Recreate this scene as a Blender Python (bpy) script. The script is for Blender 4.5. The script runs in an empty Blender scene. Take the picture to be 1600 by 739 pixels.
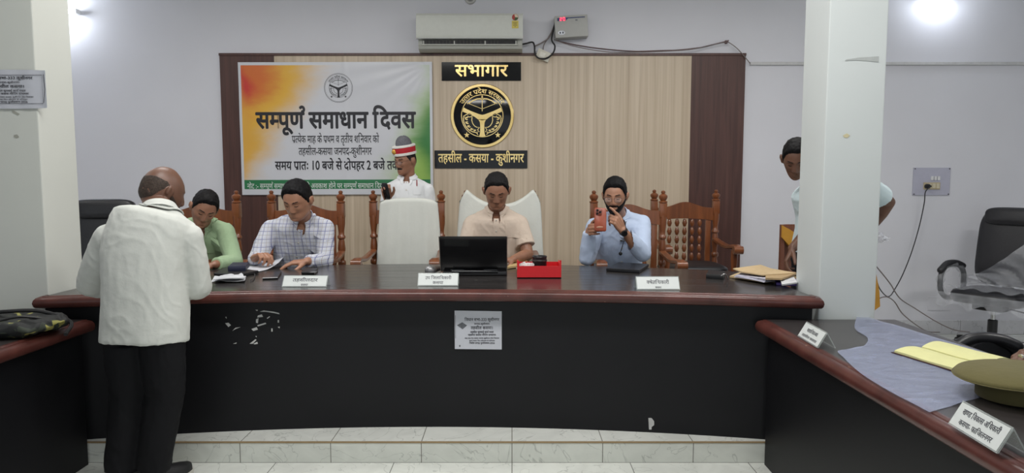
import bpy, bmesh, math, random
import numpy as np
from mathutils import Vector, Matrix
random.seed(7)
PI = math.pi
SC = bpy.context.scene
COL = SC.collection

# ------------------------------------------------------------------ camera, world, lights, exposure
FPX = 1030.0                     # focal length in pixels of the 1600 px wide frame
CAM_H = 1.42
PITCH = math.atan(84.5 / FPX)
cam = bpy.data.cameras.new('camera')
cam.sensor_width = 36.0
cam.lens = 36.0 * FPX / 1600.0
cam.clip_start = 0.02
camo = bpy.data.objects.new('camera', cam)
COL.objects.link(camo)
camo.location = (0, 0, CAM_H)
camo.rotation_euler = (PI / 2 - PITCH, 0, 0)
SC.camera = camo

world = bpy.data.worlds.new('world')
SC.world = world
world.use_nodes = True
_bg = world.node_tree.nodes['Background']
_bg.inputs[0].default_value = (0.86, 0.93, 1.0, 1)
_bg.inputs[1].default_value = 0.28

CEIL = 3.34
def area_light(name, loc, rot, sx, sy, power, color=(1, 1, 1)):
    l = bpy.data.lights.new(name, 'AREA')
    l.shape = 'RECTANGLE'; l.size = sx; l.size_y = sy
    l.energy = power; l.color = color
    o = bpy.data.objects.new(name, l); COL.objects.link(o)
    o.location = loc; o.rotation_euler = rot
    return o
for lx, ly, lp in ((-0.85, 2.3, 31), (0.8, 2.3, 31), (-1.9, 4.0, 22), (1.6, 4.1, 22), (3.9, 2.6, 25), (-3.9, 3.4, 9)):
    area_light('ceiling_lamp_light', (lx, ly, CEIL - 0.06), (0, 0, 0), 1.2, 0.3, lp, (1.0, 0.985, 0.96))
# daylight from the open side of the hall behind the photographer
area_light('daylight', (0.0, -3.6, 1.9), (PI / 2, 0, 0), 7.0, 2.4, 36, (0.9, 0.96, 1.0))

SC.view_settings.view_transform = 'Standard'
SC.view_settings.look = 'None'
SC.view_settings.exposure = 0.33
SC.view_settings.gamma = 1.0
SC.view_settings.use_curve_mapping = False

# ------------------------------------------------------------------ where a photo pixel lies at a known distance
_c, _s = math.cos(PITCH), math.sin(PITCH)
def _ray(px, py):
    a = (px - 800) / FPX; b = -(py - 369.5) / FPX
    return a, _c + b * _s, -_s + b * _c
def P(px, py, Y):
    d = _ray(px, py); t = Y / d[1]
    return Vector((d[0] * t, Y, CAM_H + d[2] * t))
def PZ(px, py, z):
    d = _ray(px, py); t = (z - CAM_H) / d[2]
    return Vector((d[0] * t, d[1] * t, z))
def PX(px, py, X):
    d = _ray(px, py); t = X / d[0]
    return Vector((X, d[1] * t, CAM_H + d[2] * t))

# ------------------------------------------------------------------ materials
def srgb(r, g, b):
    f = lambda c: (c / 255 / 12.92) if c / 255 <= 0.04045 else ((c / 255 + 0.055) / 1.055) ** 2.4
    return (f(r), f(g), f(b), 1.0)
class NT:
    def __init__(s, name):
        s.m = bpy.data.materials.new(name); s.m.use_nodes = True
        s.t = s.m.node_tree; s.b = s.t.nodes['Principled BSDF']
    def n(s, typ, **kw):
        x = s.t.nodes.new(typ)
        for k, v in kw.items():
            if k.startswith('i_'):
                x.inputs[k[2:].replace('_', ' ')].default_value = v
            elif k.startswith('n_'):
                x.inputs[int(k[2:])].default_value = v
            else: setattr(x, k, v)
        return x
    def l(s, a, ao, b, bi): s.t.links.new(a.outputs[ao], b.inputs[bi])
    def coords(s, scale=(1, 1, 1), kind='Object', rot=(0, 0, 0)):
        tc = s.n('ShaderNodeTexCoord'); mp = s.n('ShaderNodeMapping')
        mp.inputs['Scale'].default_value = scale; mp.inputs['Rotation'].default_value = rot
        s.l(tc, kind, mp, 0); return mp
    def ramp(s, src, out, stops):
        r = s.n('ShaderNodeValToRGB'); e = r.color_ramp.elements
        while len(e) < len(stops): e.new(0.5)
        for k, (p, c) in enumerate(stops): e[k].position = p; e[k].color = c
        s.l(src, out, r, 0); return r
    def bump(s, src, out, strength=0.2, dist=0.01):
        b = s.n('ShaderNodeBump'); b.inputs['Strength'].default_value = strength; b.inputs['Distance'].default_value = dist
        s.l(src, out, b, 'Height'); s.l(b, 0, s.b, 'Normal'); return b
def mixc(c, k): return (c[0] * k, c[1] * k, c[2] * k, 1)
MATS = {}
def flat(name, rgb, rough=0.5, metal=0.0, noise=0.06, scale=30, emit=0, spec=0.5, alpha=1, trans=0, bump=0.0):
    """plain coloured material with a little procedural unevenness"""
    if name in MATS: return MATS[name]
    t = NT(name); c = srgb(*rgb)
    t.b.inputs['Roughness'].default_value = rough; t.b.inputs['Metallic'].default_value = metal
    t.b.inputs['Specular IOR Level'].default_value = spec
    mp = t.coords(); nz = t.n('ShaderNodeTexNoise'); nz.inputs['Scale'].default_value = scale; nz.inputs['Detail'].default_value = 3
    t.l(mp, 0, nz, 'Vector')
    r = t.ramp(nz, 'Fac', [(0.3, mixc(c, 1 - noise)), (0.7, mixc(c, 1 + noise))])
    t.l(r, 0, t.b, 'Base Color')
    if bump: t.bump(nz, 'Fac', bump, 0.005)
    if emit:
        t.b.inputs['Emission Color'].default_value = c; t.b.inputs['Emission Strength'].default_value = emit
    if alpha < 1: t.b.inputs['Alpha'].default_value = alpha
    if trans: t.b.inputs['Transmission Weight'].default_value = trans
    MATS[name] = t.m; return t.m
def wood(name, dark, light, rough=0.35, axis='Z', scale=6.0, bump=0.05, coat=0.0, stretch=14):
    if name in MATS: return MATS[name]
    t = NT(name); sc = [scale * stretch] * 3; sc['XYZ'.index(axis)] = scale * 0.5
    mp = t.coords(tuple(sc))
    nz = t.n('ShaderNodeTexNoise'); nz.inputs['Scale'].default_value = 0.35; nz.inputs['Detail'].default_value = 6; nz.inputs['Roughness'].default_value = 0.6; nz.inputs['Distortion'].default_value = 0.6
    t.l(mp, 0, nz, 'Vector')
    r = t.ramp(nz, 'Fac', [(0.3, srgb(*dark)), (0.72, srgb(*light))])
    t.l(r, 0, t.b, 'Base Color'); t.b.inputs['Roughness'].default_value = rough
    t.b.inputs['Coat Weight'].default_value = coat; t.b.inputs['Coat Roughness'].default_value = 0.15
    t.bump(nz, 'Fac', bump, 0.004)
    MATS[name] = t.m; return t.m

# ------------------------------------------------------------------ mesh collection
def wloc(o):
    v = Vector((0, 0, 0))
    while o: v += o.location; o = o.parent
    return v
def tag(o, label=None, cat=None, group=None, kind=None):
    if label: o['label'] = label
    if cat: o['category'] = cat
    if group: o['group'] = group
    if kind: o['kind'] = kind
    return o
def empty(name, loc, label=None, cat=None, group=None):
    o = bpy.data.objects.new(name, None); COL.objects.link(o)
    o.location = loc; o.empty_display_size = 0.1
    return tag(o, label, cat, group)
def norm(v):
    v = np.asarray(v, float); return v / (np.linalg.norm(v) + 1e-12)
class MB:
    def __init__(s): s.v = []; s.f = []
    def add(s, verts, faces):
        k = len(s.v); s.v.extend([tuple(float(c) for c in p) for p in verts]); s.f.extend([tuple(i + k for i in f) for f in faces]); return s
    def box(s, c, d, rz=0, bev=0.0, M=None):
        bm = bmesh.new(); bmesh.ops.create_cube(bm, size=1)
        bmesh.ops.scale(bm, vec=d, verts=bm.verts)
        if bev: bmesh.ops.bevel(bm, geom=bm.edges[:] , offset=bev, segments=2, profile=0.6, affect='EDGES')
        m = Matrix.Translation(c) @ Matrix.Rotation(rz, 4, 'Z')
        if M is not None: m = Matrix.Translation(c) @ M.to_4x4()
        bm.verts.ensure_lookup_table(); bm.verts.index_update()
        s.add([m @ v.co for v in bm.verts], [[v.index for v in f.verts] for f in bm.faces]); bm.free(); return s
    def box2(s, a, b, bev=0.0):
        a, b = Vector(a), Vector(b); d = b - a
        return s.box((a + b) / 2, (abs(d.x), abs(d.y), abs(d.z)), 0, bev)
    def rings(s, R, cap=True, closed=True):
        n = len(R[0]); vs = [p for r in R for p in r]; fs = []
        for i in range(len(R) - 1):
            for j in range(n if closed else n - 1):
                k = (j + 1) % n; fs.append((i * n + j, i * n + k, (i + 1) * n + k, (i + 1) * n + j))
        if cap and closed:
            fs.append(tuple(range(n - 1, -1, -1))); fs.append(tuple((len(R) - 1) * n + j for j in range(n)))
        return s.add(vs, fs)
    def tube(s, path, rad, n=10, cap=True, round_ends=False):
        p = [np.array(q, float) for q in path]
        if not hasattr(rad, '__len__'): rad = [rad] * len(p)
        rad = list(rad)
        if round_ends:
            d0 = norm(p[0] - p[1]); d1 = norm(p[-1] - p[-2]); r0, r1 = rad[0], rad[-1]
            p = [p[0] + d0 * r0 * k for k in (0.98, 0.8, 0.45)] + p + [p[-1] + d1 * r1 * k for k in (0.45, 0.8, 0.98)]
            rad = [r0 * 0.2, r0 * 0.6, r0 * 0.9] + rad + [r1 * 0.9, r1 * 0.6, r1 * 0.2]
        T = [norm(p[min(i + 1, len(p) - 1)] - p[max(i - 1, 0)]) for i in range(len(p))]
        a = np.array([0, 0, 1.0]) if abs(T[0][2]) < 0.9 else np.array([1.0, 0, 0])
        u = norm(np.cross(T[0], a)); R = []
        for i in range(len(p)):
            u = norm(u - T[i] * np.dot(u, T[i])); w = np.cross(T[i], u)
            R.append([p[i] + (u * math.cos(2 * PI * j / n) + w * math.sin(2 * PI * j / n)) * rad[i] for j in range(n)])
        return s.rings(R, cap)
    def lathe(s, prof, c=(0, 0, 0), n=20, M=None, cap=True):
        R = []
        for r, z in prof:
            ring = [Vector((r * math.cos(2 * PI * j / n), r * math.sin(2 * PI * j / n), z)) for j in range(n)]
            if M is not None: ring = [M @ q for q in ring]
            R.append([q + Vector(c) for q in ring])
        return s.rings(R, cap)
    def prism(s, poly, O, X, Y, Z, depth):
        """poly in (X,Y) plane at O, extruded along Z by depth"""
        O, X, Y, Z = Vector(O), Vector(X), Vector(Y), Vector(Z)
        a = [O + X * x + Y * y for x, y in poly]; n = len(a)
        fs = [tuple(range(n - 1, -1, -1)), tuple(range(n, 2 * n))] + [(i, (i + 1) % n, n + (i + 1) % n, n + i) for i in range(n)]
        return s.add(a + [q + Z * depth for q in a], fs)
    def ellipsoid(s, c, r, M=None, n=16, m=10):
        R = []
        for i in range(m + 1):
            t = PI * min(max(i, 0.04), m - 0.04) / m
            ring = [Vector((r[0] * math.sin(t) * math.cos(2 * PI * j / n), r[1] * math.sin(t) * math.sin(2 * PI * j / n), -r[2] * math.cos(t))) for j in range(n)]
            if M is not None: ring = [M @ q for q in ring]
            R.append([q + Vector(c) for q in ring])
        return s.rings(R, True)
    def sheet(s, grid, thick=0.0):
        """grid[i][j] points -> a sheet; thick > 0 gives it a back side"""
        g = np.array([[tuple(p) for p in r] for r in grid], float); h, w = g.shape[:2]
        if thick:
            du = np.gradient(g, axis=0); dv = np.gradient(g, axis=1); nn = np.cross(dv, du)
            nn /= (np.linalg.norm(nn, axis=2, keepdims=True) + 1e-9)
            b = g - nn * thick
        q = lambda i, j: i * w + j
        fs = [(q(i, j), q(i, j + 1), q(i + 1, j + 1), q(i + 1, j)) for i in range(h - 1) for j in range(w - 1)]
        vs = [tuple(p) for p in g.reshape(-1, 3)]
        if thick:
            o = h * w; vs += [tuple(p) for p in b.reshape(-1, 3)]
            fs += [tuple(o + k for k in f[::-1]) for f in fs]
            edge = [q(0, j) for j in range(w)] + [q(i, w - 1) for i in range(1, h)] + [q(h - 1, j) for j in range(w - 2, -1, -1)] + [q(i, 0) for i in range(h - 2, 0, -1)]
            for k in range(len(edge)):
                a, c = edge[k], edge[(k + 1) % len(edge)]; fs.append((c, a, o + a, o + c))
        return s.add(vs, fs)
    def mesh(s, name, loc=(0, 0, 0)):
        L = Vector(loc); me = bpy.data.meshes.new(name)
        me.from_pydata([tuple(Vector(p) - L) for p in s.v], [], s.f); me.validate(); me.update()
        bm = bmesh.new(); bm.from_mesh(me); bmesh.ops.recalc_face_normals(bm, faces=bm.faces); bm.to_mesh(me); bm.free()
        return me
    def build(s, name, mat, parent=None, smooth=True, loc=None, angle=40):
        base = wloc(parent) if parent else Vector(loc if loc is not None else (0, 0, 0))
        me = s.mesh(name, base)
        return link(me, name, mat, parent, base, smooth, angle)
def link(me, name, mat, parent, base, smooth=True, angle=40):
    me.materials.clear(); me.materials.append(mat)
    if smooth:
        me.polygons.foreach_set('use_smooth', [True] * len(me.polygons))
        if angle < 180: me.set_sharp_from_angle(angle=math.radians(angle))
    o = bpy.data.objects.new(name, me); COL.objects.link(o)
    if parent: o.parent = parent
    else: o.location = base
    return o
def copy_tree(o, parent=None):
    c = o.copy(); COL.objects.link(c)
    if parent: c.parent = parent
    for ch in list(o.children): copy_tree(ch, c)
    return c
def remesh(mb, voxel, smooth=2, name='m', fac=0.5):
    """union of everything in mb as ONE continuous surface (mesh data, world coordinates)"""
    me = mb.mesh(name); o = bpy.data.objects.new(name, me); COL.objects.link(o)
    r = o.modifiers.new('r', 'REMESH'); r.mode = 'VOXEL'; r.voxel_size = voxel
    if smooth:
        sm = o.modifiers.new('s', 'SMOOTH'); sm.iterations = smooth; sm.factor = fac
    dg = bpy.context.evaluated_depsgraph_get(); dg.update()
    out = bpy.data.meshes.new_from_object(o.evaluated_get(dg))
    bpy.data.objects.remove(o); bpy.data.meshes.remove(me)
    return out
def mesh_np(me):
    a = np.empty(len(me.vertices) * 3); me.vertices.foreach_get('co', a); return a.reshape(-1, 3)
def mesh_set(me, a): me.vertices.foreach_set('co', np.ascontiguousarray(a).ravel()); me.update()
def mesh_normals(me):
    a = np.empty(len(me.vertices) * 3); me.vertices.foreach_get('normal', a); return a.reshape(-1, 3)
def vnoise(p):
    """smooth value noise in 3D, -1..1"""
    i = np.floor(p).astype(np.int64); f = p - i; f = f * f * (3 - 2 * f); out = 0
    for dx in (0, 1):
        for dy in (0, 1):
            for dz in (0, 1):
                h = ((i[:, 0] + dx) * 374761393 + (i[:, 1] + dy) * 668265263 + (i[:, 2] + dz) * 2147483647) & 0xffffffff
                h = ((h ^ (h >> 13)) * 1274126177) & 0xffffffff; h = (h ^ (h >> 16)) & 0xffff
                w = (f[:, 0] if dx else 1 - f[:, 0]) * (f[:, 1] if dy else 1 - f[:, 1]) * (f[:, 2] if dz else 1 - f[:, 2])
                out = out + w * (h / 32767.5 - 1)
    return out
def sstep(a, b, x):
    t = np.clip((x - a) / (b - a), 0, 1); return t * t * (3 - 2 * t)
def catmull(pts, n=8):
    p = [np.array(q, float) for q in pts]; p = [2 * p[0] - p[1]] + p + [2 * p[-1] - p[-2]]; out = []
    for i in range(1, len(p) - 2):
        for k in range(n):
            t = k / n
            out.append(0.5 * (2 * p[i] + (p[i + 1] - p[i - 1]) * t + (2 * p[i - 1] - 5 * p[i] + 4 * p[i + 1] - p[i + 2]) * t * t + (3 * p[i] - p[i - 1] - 3 * p[i + 1] + p[i + 2]) * t ** 3))
    out.append(p[-2]); return out

# ------------------------------------------------------------------ Devanagari lettering
_GC = {}
def _curve_mesh(s, bold):
    c = bpy.data.curves.new('g', 'FONT'); c.body = s; c.resolution_u = 3
    o = bpy.data.objects.new('g', c); COL.objects.link(o)
    dg = bpy.context.evaluated_depsgraph_get(); dg.update()
    me = bpy.data.meshes.new_from_object(o.evaluated_get(dg))
    v = [(q.co.x, q.co.y) for q in me.vertices]; f = [tuple(p.vertices) for p in me.polygons]
    bpy.data.objects.remove(o); bpy.data.curves.remove(c); bpy.data.meshes.remove(me)
    return v, f
def glyph(ch, bold=0.0):
    k = (ch, bold)
    if k not in _GC:
        if ch == ' ': _GC[k] = ([], [], 0.26)
        else:
            v, f = _curve_mesh(ch, bold); v0, _ = _curve_mesh(ch + '।', 0); v1, _ = _curve_mesh('।', 0)
            _GC[k] = (v, f, max(x for x, y in v0) - max(x for x, y in v1))
    return _GC[k]
def clip_right(v, f, xc):
    bm = bmesh.new(); vs = [bm.verts.new((x, y, 0)) for x, y in v]
    for q in f:
        try: bm.faces.new([vs[i] for i in q])
        except ValueError: pass
    bmesh.ops.bisect_plane(bm, geom=bm.verts[:] + bm.edges[:] + bm.faces[:], plane_co=(xc, 0, 0), plane_no=(1, 0, 0), clear_outer=True)
    bm.verts.index_update(); r = [(q.co.x, q.co.y) for q in bm.verts], [tuple(q.index for q in p.verts) for p in bm.faces]
    bm.free(); return r
def stroke(poly, w):
    """2D band along a polyline"""
    v, f = [], []; n = len(poly)
    for i in range(n):
        a, b = np.array(poly[max(i - 1, 0)]), np.array(poly[min(i + 1, n - 1)]); d = norm(b - a); q = np.array([-d[1], d[0]]) * w / 2
        p = np.array(poly[i]); v += [tuple(p + q), tuple(p - q)]
        if i: f.append((2 * i - 2, 2 * i - 1, 2 * i + 1, 2 * i))
    return v, f
HEAD = 0.63   # headline height of the glyphs in em (set from the font)
def shape(s, bold=0.0):
    """text in visual order -> (verts, faces, width).  {X} = half form, ^ = reph over the last letter, _ = ra under it"""
    V, F = [], []; x = 0.0; last = 0.0
    sh = [(0, 0)] if bold < 0.003 else [(bold * math.cos(t), bold * math.sin(t)) for t in np.arange(8) * PI / 4] + ([(0, 0)] if bold > 0.02 else [])
    def put(v, f, dx):
        for li, (ox, oy) in enumerate(sh):
            k = len(V); V.extend((a + dx + ox, b + oy, li) for a, b in v); F.extend(tuple(i + k for i in q) for q in f)
    i = 0
    while i < len(s):
        ch = s[i]
        if ch == '{':
            v, f, a = glyph(s[i + 1], bold); cut = a - 0.165; v, f = clip_right(v, f, cut); put(v, f, x); last = x; x += cut - 0.005; i += 3; continue
        if ch == '^':
            p = [(x - 0.09 + 0.11 * math.cos(t), HEAD + 0.13 + 0.10 * math.sin(t)) for t in np.linspace(-1.7, 2.6, 10)]
            v, f = stroke(p, 0.062); put(v, f, 0); i += 1; continue
        if ch == '_':
            v, f = stroke([(x - 0.10, 0.22), (x - 0.30, 0.02)], 0.062); put(v, f, 0); i += 1; continue
        v, f, a = glyph(ch, bold); put(v, f, x); last = x; x += a - (0.055 if ch == 'ि' else 0); i += 1
    return V, F, x
def lettering(mb, s, O, X, Y, size, bold=0.0, align='C', width=None, thick=0.0):
    """letters into mb; O = middle of the baseline, size = em in metres"""
    V, F, w = shape(s, bold); k = size; kx = size
    if width: kx = width / w
    off = {'C': -w / 2, 'L': 0, 'R': -w}[align]
    O, X, Y = Vector(O), Vector(X).normalized(), Vector(Y).normalized()
    flat3(mb, [((x + off) * kx, y * k, l) for x, y, l in V], F, O, X, Y, thick)
def flat3(mb, v2, f, O, X, Y, thick=0.0):
    O, X, Y = Vector(O), Vector(X), Vector(Y); Z = X.cross(Y).normalized()
    lay = lambda q: Z * (0.00007 * (q[2] if len(q) > 2 else 0))          # overlapping strokes lie on top of one another like ink layers
    if thick:
        bm = bmesh.new(); vs = [bm.verts.new(O + X * q[0] + Y * q[1] + lay(q)) for q in v2]
        for q in f:
            try: bm.faces.new([vs[i] for i in q])
            except ValueError: pass
        r = bmesh.ops.extrude_face_region(bm, geom=bm.faces[:])
        bmesh.ops.translate(bm, vec=Z * thick, verts=[g for g in r['geom'] if isinstance(g, bmesh.types.BMVert)])
        bm.verts.index_update(); mb.add([q.co for q in bm.verts], [[q.index for q in p.verts] for p in bm.faces]); bm.free()
    else: mb.add([O + X * q[0] + Y * q[1] + lay(q) for q in v2], f)
def arc_text(mb, s, O, X, Y, r, size, a0, a1, bold=0.0, thick=0.0):
    V, F, w = shape(s, bold); out = []
    for x, y, l in V:
        t = a0 + (a1 - a0) * x / w; rr = r + y * size
        out.append((rr * math.cos(t), rr * math.sin(t), l))
    flat3(mb, out, F, O, X, Y, thick)
# ------------------------------------------------------------------ the room
WALL_Y = 6.10
DAIS_Y, DAIS_Z = 3.245, 0.107
def paint(name, rgb, rough=0.6, blot=0.03, dirt=None, zdirt=0.5):
    t = NT(name); c = srgb(*rgb); mp = t.coords((1, 1, 1))
    n1 = t.n('ShaderNodeTexNoise'); n1.inputs['Scale'].default_value = 1.3; n1.inputs['Detail'].default_value = 5
    t.l(mp, 0, n1, 'Vector'); r = t.ramp(n1, 'Fac', [(0.3, mixc(c, 1 - blot)), (0.7, mixc(c, 1 + blot))])
    t.l(r, 0, t.b, 'Base Color'); t.b.inputs['Roughness'].default_value = rough; t.b.inputs['Specular IOR Level'].default_value = 0.3
    n2 = t.n('ShaderNodeTexNoise'); n2.inputs['Scale'].default_value = 60; n2.inputs['Detail'].default_value = 4
    t.l(mp, 0, n2, 'Vector'); t.bump(n2, 'Fac', 0.05, 0.003)
    return t.m
M_WALL = paint('wall_paint', (216, 216, 222))
M_WALL2 = paint('side_wall_paint', (205, 206, 212))
M_CREAM = paint('column_cream_paint', (208, 210, 203))
M_COL = paint('column_paint', (206, 211, 210))
M_CEIL = paint('ceiling_paint', (225, 225, 222))
def tile(name, rgb, grout, w, h, rough=0.12, marble=0.05, off=(0, 0, 0), kind='Object', rot=(0, 0, 0)):
    t = NT(name); c = srgb(*rgb); mp = t.coords((1, 1, 1), kind, rot); mp.inputs['Location'].default_value = off
    br = t.n('ShaderNodeTexBrick'); br.offset = 0.0; br.inputs['Scale'].default_value = 1.0
    br.inputs['Mortar Size'].default_value = 0.0022; br.inputs['Mortar Smooth'].default_value = 0.1
    br.inputs['Brick Width'].default_value = w; br.inputs['Row Height'].default_value = h
    t.l(mp, 0, br, 'Vector')
    nz = t.n('ShaderNodeTexNoise'); nz.inputs['Scale'].default_value = 5; nz.inputs['Detail'].default_value = 6; nz.inputs['Distortion'].default_value = 1.5
    t.l(mp, 0, nz, 'Vector'); r = t.ramp(nz, 'Fac', [(0.35, mixc(c, 1 - marble)), (0.6, mixc(c, 1 + marble))])
    # thin grey veins
    vz = t.n('ShaderNodeTexNoise'); vz.inputs['Scale'].default_value = 2.2; vz.inputs['Detail'].default_value = 3; vz.inputs['Distortion'].default_value = 3
    t.l(mp, 0, vz, 'Vector')
    vr = t.ramp(vz, 'Fac', [(0.492, (1, 1, 1, 1)), (0.5, (0.55, 0.56, 0.56, 1)), (0.508, (1, 1, 1, 1))])
    mu = t.n('ShaderNodeMix', data_type='RGBA', blend_type='MULTIPLY'); mu.inputs[0].default_value = 0.7
    t.l(r, 0, mu, 6); t.l(vr, 0, mu, 7)
    t.l(mu, 2, br, 'Color1'); t.l(mu, 2, br, 'Color2'); br.inputs['Mortar'].default_value = srgb(*grout)
    t.l(br, 'Color', t.b, 'Base Color'); t.b.inputs['Roughness'].default_value = rough
    return t.m
M_FLOOR = tile('floor_tile', (212, 214, 208), (110, 110, 105), 0.6, 0.6, 0.18)
M_RISER = tile('riser_tile', (214, 216, 208), (120, 118, 110), 0.46, 0.6, 0.25, rot=(PI / 2, 0, 0))
M_DAIS = tile('dais_tile', (218, 220, 214), (120, 118, 110), 0.46, 0.46, 0.18)
M_SKIRT = tile('skirting_tile', (205, 205, 208), (140, 140, 140), 0.6, 0.5, 0.25, rot=(PI / 2, 0, 0))
def struct(name, mb, m, smooth=False, **kw):
    o = mb.build(name, m, None, smooth, **kw); o['kind'] = 'structure'; return o
XL, XR, YB = -4.9, 5.6, -3.9
struct('floor', MB().box2((XL, YB, -0.12), (XR, WALL_Y, 0)), M_FLOOR)
struct('ceiling', MB().box2((XL, YB, CEIL), (XR, WALL_Y, CEIL + 0.12)), M_CEIL)
struct('wall_back', MB().box2((XL - 0.15, WALL_Y, -0.12), (XR + 0.15, WALL_Y + 0.15, CEIL + 0.12)), M_WALL)
struct('wall_left', MB().box2((XL - 0.15, YB, -0.12), (XL, WALL_Y, CEIL + 0.12)), M_WALL2)
struct('wall_right', MB().box2((XR, YB, -0.12), (XR + 0.15, WALL_Y, CEIL + 0.12)), M_WALL2)
struct('baseboard_back', MB().box2((1.95, WALL_Y - 0.014, 0), (XR, WALL_Y, 0.135), 0.004), M_SKIRT)
# raised platform behind the tables, with a tiled riser and a worn brown edge strip
dais = empty('platform', (0, DAIS_Y, 0)); dais['kind'] = 'structure'
_dm = MB().box2((XL, DAIS_Y + 0.012, 0), (1.92, WALL_Y, DAIS_Z)).build('platform_top', M_DAIS, dais, False)
_dr = MB().box2((XL, DAIS_Y, 0), (1.92, DAIS_Y + 0.012, DAIS_Z - 0.005)).build('riser', M_RISER, dais, False)
_de = MB().box2((XL, DAIS_Y - 0.002, DAIS_Z - 0.0045), (1.92, DAIS_Y + 0.0115, DAIS_Z + 0.0015), 0.001).build('edge_strip', flat('edge_strip_brown', (150, 128, 95), 0.5), dais, False)
# the two square columns
CR0, CR1, CY0, CY1 = 1.540, 1.825, 3.272, 3.545
struct('column_right', MB().box2((CR0, CY0, 0), (CR1, CY1, CEIL), 0.006), M_COL)
CL1 = P(75, 450, CY0).x
struct('column_left', MB().box2((CL1 - 0.42, CY0, 0), (CL1, CY1, CEIL), 0.006), M_CREAM)

# panelled backdrop on the wall: light wood between two dark wood strips
M_LIGHTWOOD = None
def lightwood():
    t = NT('light_wood_laminate'); mp = t.coords((26, 26, 0.35))
    n1 = t.n('ShaderNodeTexNoise'); n1.inputs['Scale'].default_value = 1.0; n1.inputs['Detail'].default_value = 5; n1.inputs['Roughness'].default_value = 0.65; n1.inputs['Distortion'].default_value = 0.35
    t.l(mp, 0, n1, 'Vector'); r = t.ramp(n1, 'Fac', [(0.28, srgb(178, 159, 137)), (0.5, srgb(199, 182, 160)), (0.75, srgb(216, 200, 179))])
    mp2 = t.coords((5, 5, 0.05)); n2 = t.n('ShaderNodeTexNoise'); n2.inputs['Scale'].default_value = 1.0; n2.inputs['Detail'].default_value = 2
    t.l(mp2, 0, n2, 'Vector'); r2 = t.ramp(n2, 'Fac', [(0.35, (0.9, 0.89, 0.87, 1)), (0.65, (1, 1, 1, 1))])
    mu = t.n('ShaderNodeMix', data_type='RGBA', blend_type='MULTIPLY'); mu.inputs[0].default_value = 1
    t.l(r, 0, mu, 6); t.l(r2, 0, mu, 7); t.l(mu, 2, t.b, 'Base Color'); t.b.inputs['Roughness'].default_value = 0.42
    return t.m
M_LIGHTWOOD = lightwood()
M_DARKWOOD = wood('dark_wood_laminate', (66, 42, 38), (90, 60, 53), 0.4, 'Z', 8, 0.03)
BY = WALL_Y - 0.035
b0, b1 = P(343, 85, BY), P(1165, 85, BY); bx1, bx2 = P(428, 85, BY).x, P(1081, 85, BY).x; BT = b0.z
back = empty('wall_panelling', (0, BY, DAIS_Z)); back['kind'] = 'structure'
MB().box2((bx1, BY, DAIS_Z), (bx2, WALL_Y, BT - 0.012)).build('light_wood_panel', M_LIGHTWOOD, back, False)
MB().box2((b0.x, BY - 0.004, DAIS_Z), (bx1, WALL_Y, BT - 0.012)).build('dark_wood_panel', M_DARKWOOD, back, False)
MB().box2((bx2, BY - 0.004, DAIS_Z), (b1.x, WALL_Y, BT - 0.012)).build('dark_wood_panel', M_DARKWOOD, back, False)
MB().box2((b0.x - 0.004, BY - 0.012, BT - 0.012), (b1.x + 0.004, WALL_Y, BT + 0.010), 0.002).build('top_trim', M_DARKWOOD, back, False)

# plastic cable duct along the right part of the wall
duct0, duct1 = P(1172, 99, WALL_Y - 0.01), P(1610, 99, WALL_Y - 0.01)
o = MB().box2((duct0.x, WALL_Y - 0.020, duct0.z - 0.016), (4.9, WALL_Y, duct0.z + 0.012), 0.003).build('cable_duct', flat('duct_plastic', (196, 196, 196), 0.5), None, False)
tag(o, 'white plastic cable duct running along the wall behind the column', 'cable duct')
# ceiling lamps (above the frame)
for lx, ly in ((-0.85, 2.3), (0.8, 2.3), (-1.9, 4.0), (1.6, 4.1), (3.9, 2.6), (-3.9, 3.4)):
    t = MB().box2((lx - 0.62, ly - 0.17, CEIL - 0.045), (lx + 0.62, ly + 0.17, CEIL), 0.006).build('ceiling_lamp', flat('lamp_housing', (235, 235, 235), 0.4), None, False, loc=(lx, ly, CEIL))
    tag(t, 'white rectangular lamp fixed flat to the ceiling', 'ceiling lamp', 'ceiling lamps')
# bright wall lamp at the top right and its twin behind the left column
def wall_lamp(x, z, power, label, L=0.55):
    r = empty('wall_lamp', (x, WALL_Y, z), label, 'lamp')
    MB().box2((x - L / 2, WALL_Y - 0.03, z - 0.02), (x + L / 2, WALL_Y, z + 0.02), 0.005).build('lamp_base', flat('lamp_housing', (235, 235, 235), 0.4), r, False)
    e = flat('lamp_glow', (225, 235, 255), 0.4, emit=14)
    MB().tube([(x - L / 2 + 0.02, WALL_Y - 0.055, z), (x + L / 2 - 0.02, WALL_Y - 0.055, z)], 0.018, 12).build('tube', e, r)
    for sx in (-1, 1): MB().box((x + sx * (L / 2 - 0.01), WALL_Y - 0.045, z), (0.025, 0.055, 0.045), 0, 0.004).build('end_cap', flat('lamp_housing', (235, 235, 235), 0.4), r, False)
    l = bpy.data.lights.new('lamp_light', 'POINT'); l.energy = power; l.color = (0.86, 0.92, 1.0); l.shadow_soft_size = 0.08
    lo = bpy.data.objects.new('lamp_light', l); COL.objects.link(lo); lo.location = (x, WALL_Y - 0.16, z)
pr = P(1462, -4, WALL_Y); wall_lamp(pr.x, pr.z, 4.5, 'glowing tube lamp high on the wall at the top right of the photo', 0.3)
pl = P(92, 20, WALL_Y); wall_lamp(pl.x, pl.z, 8, 'glowing tube lamp on the wall hidden behind the cream column', 0.4)
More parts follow.
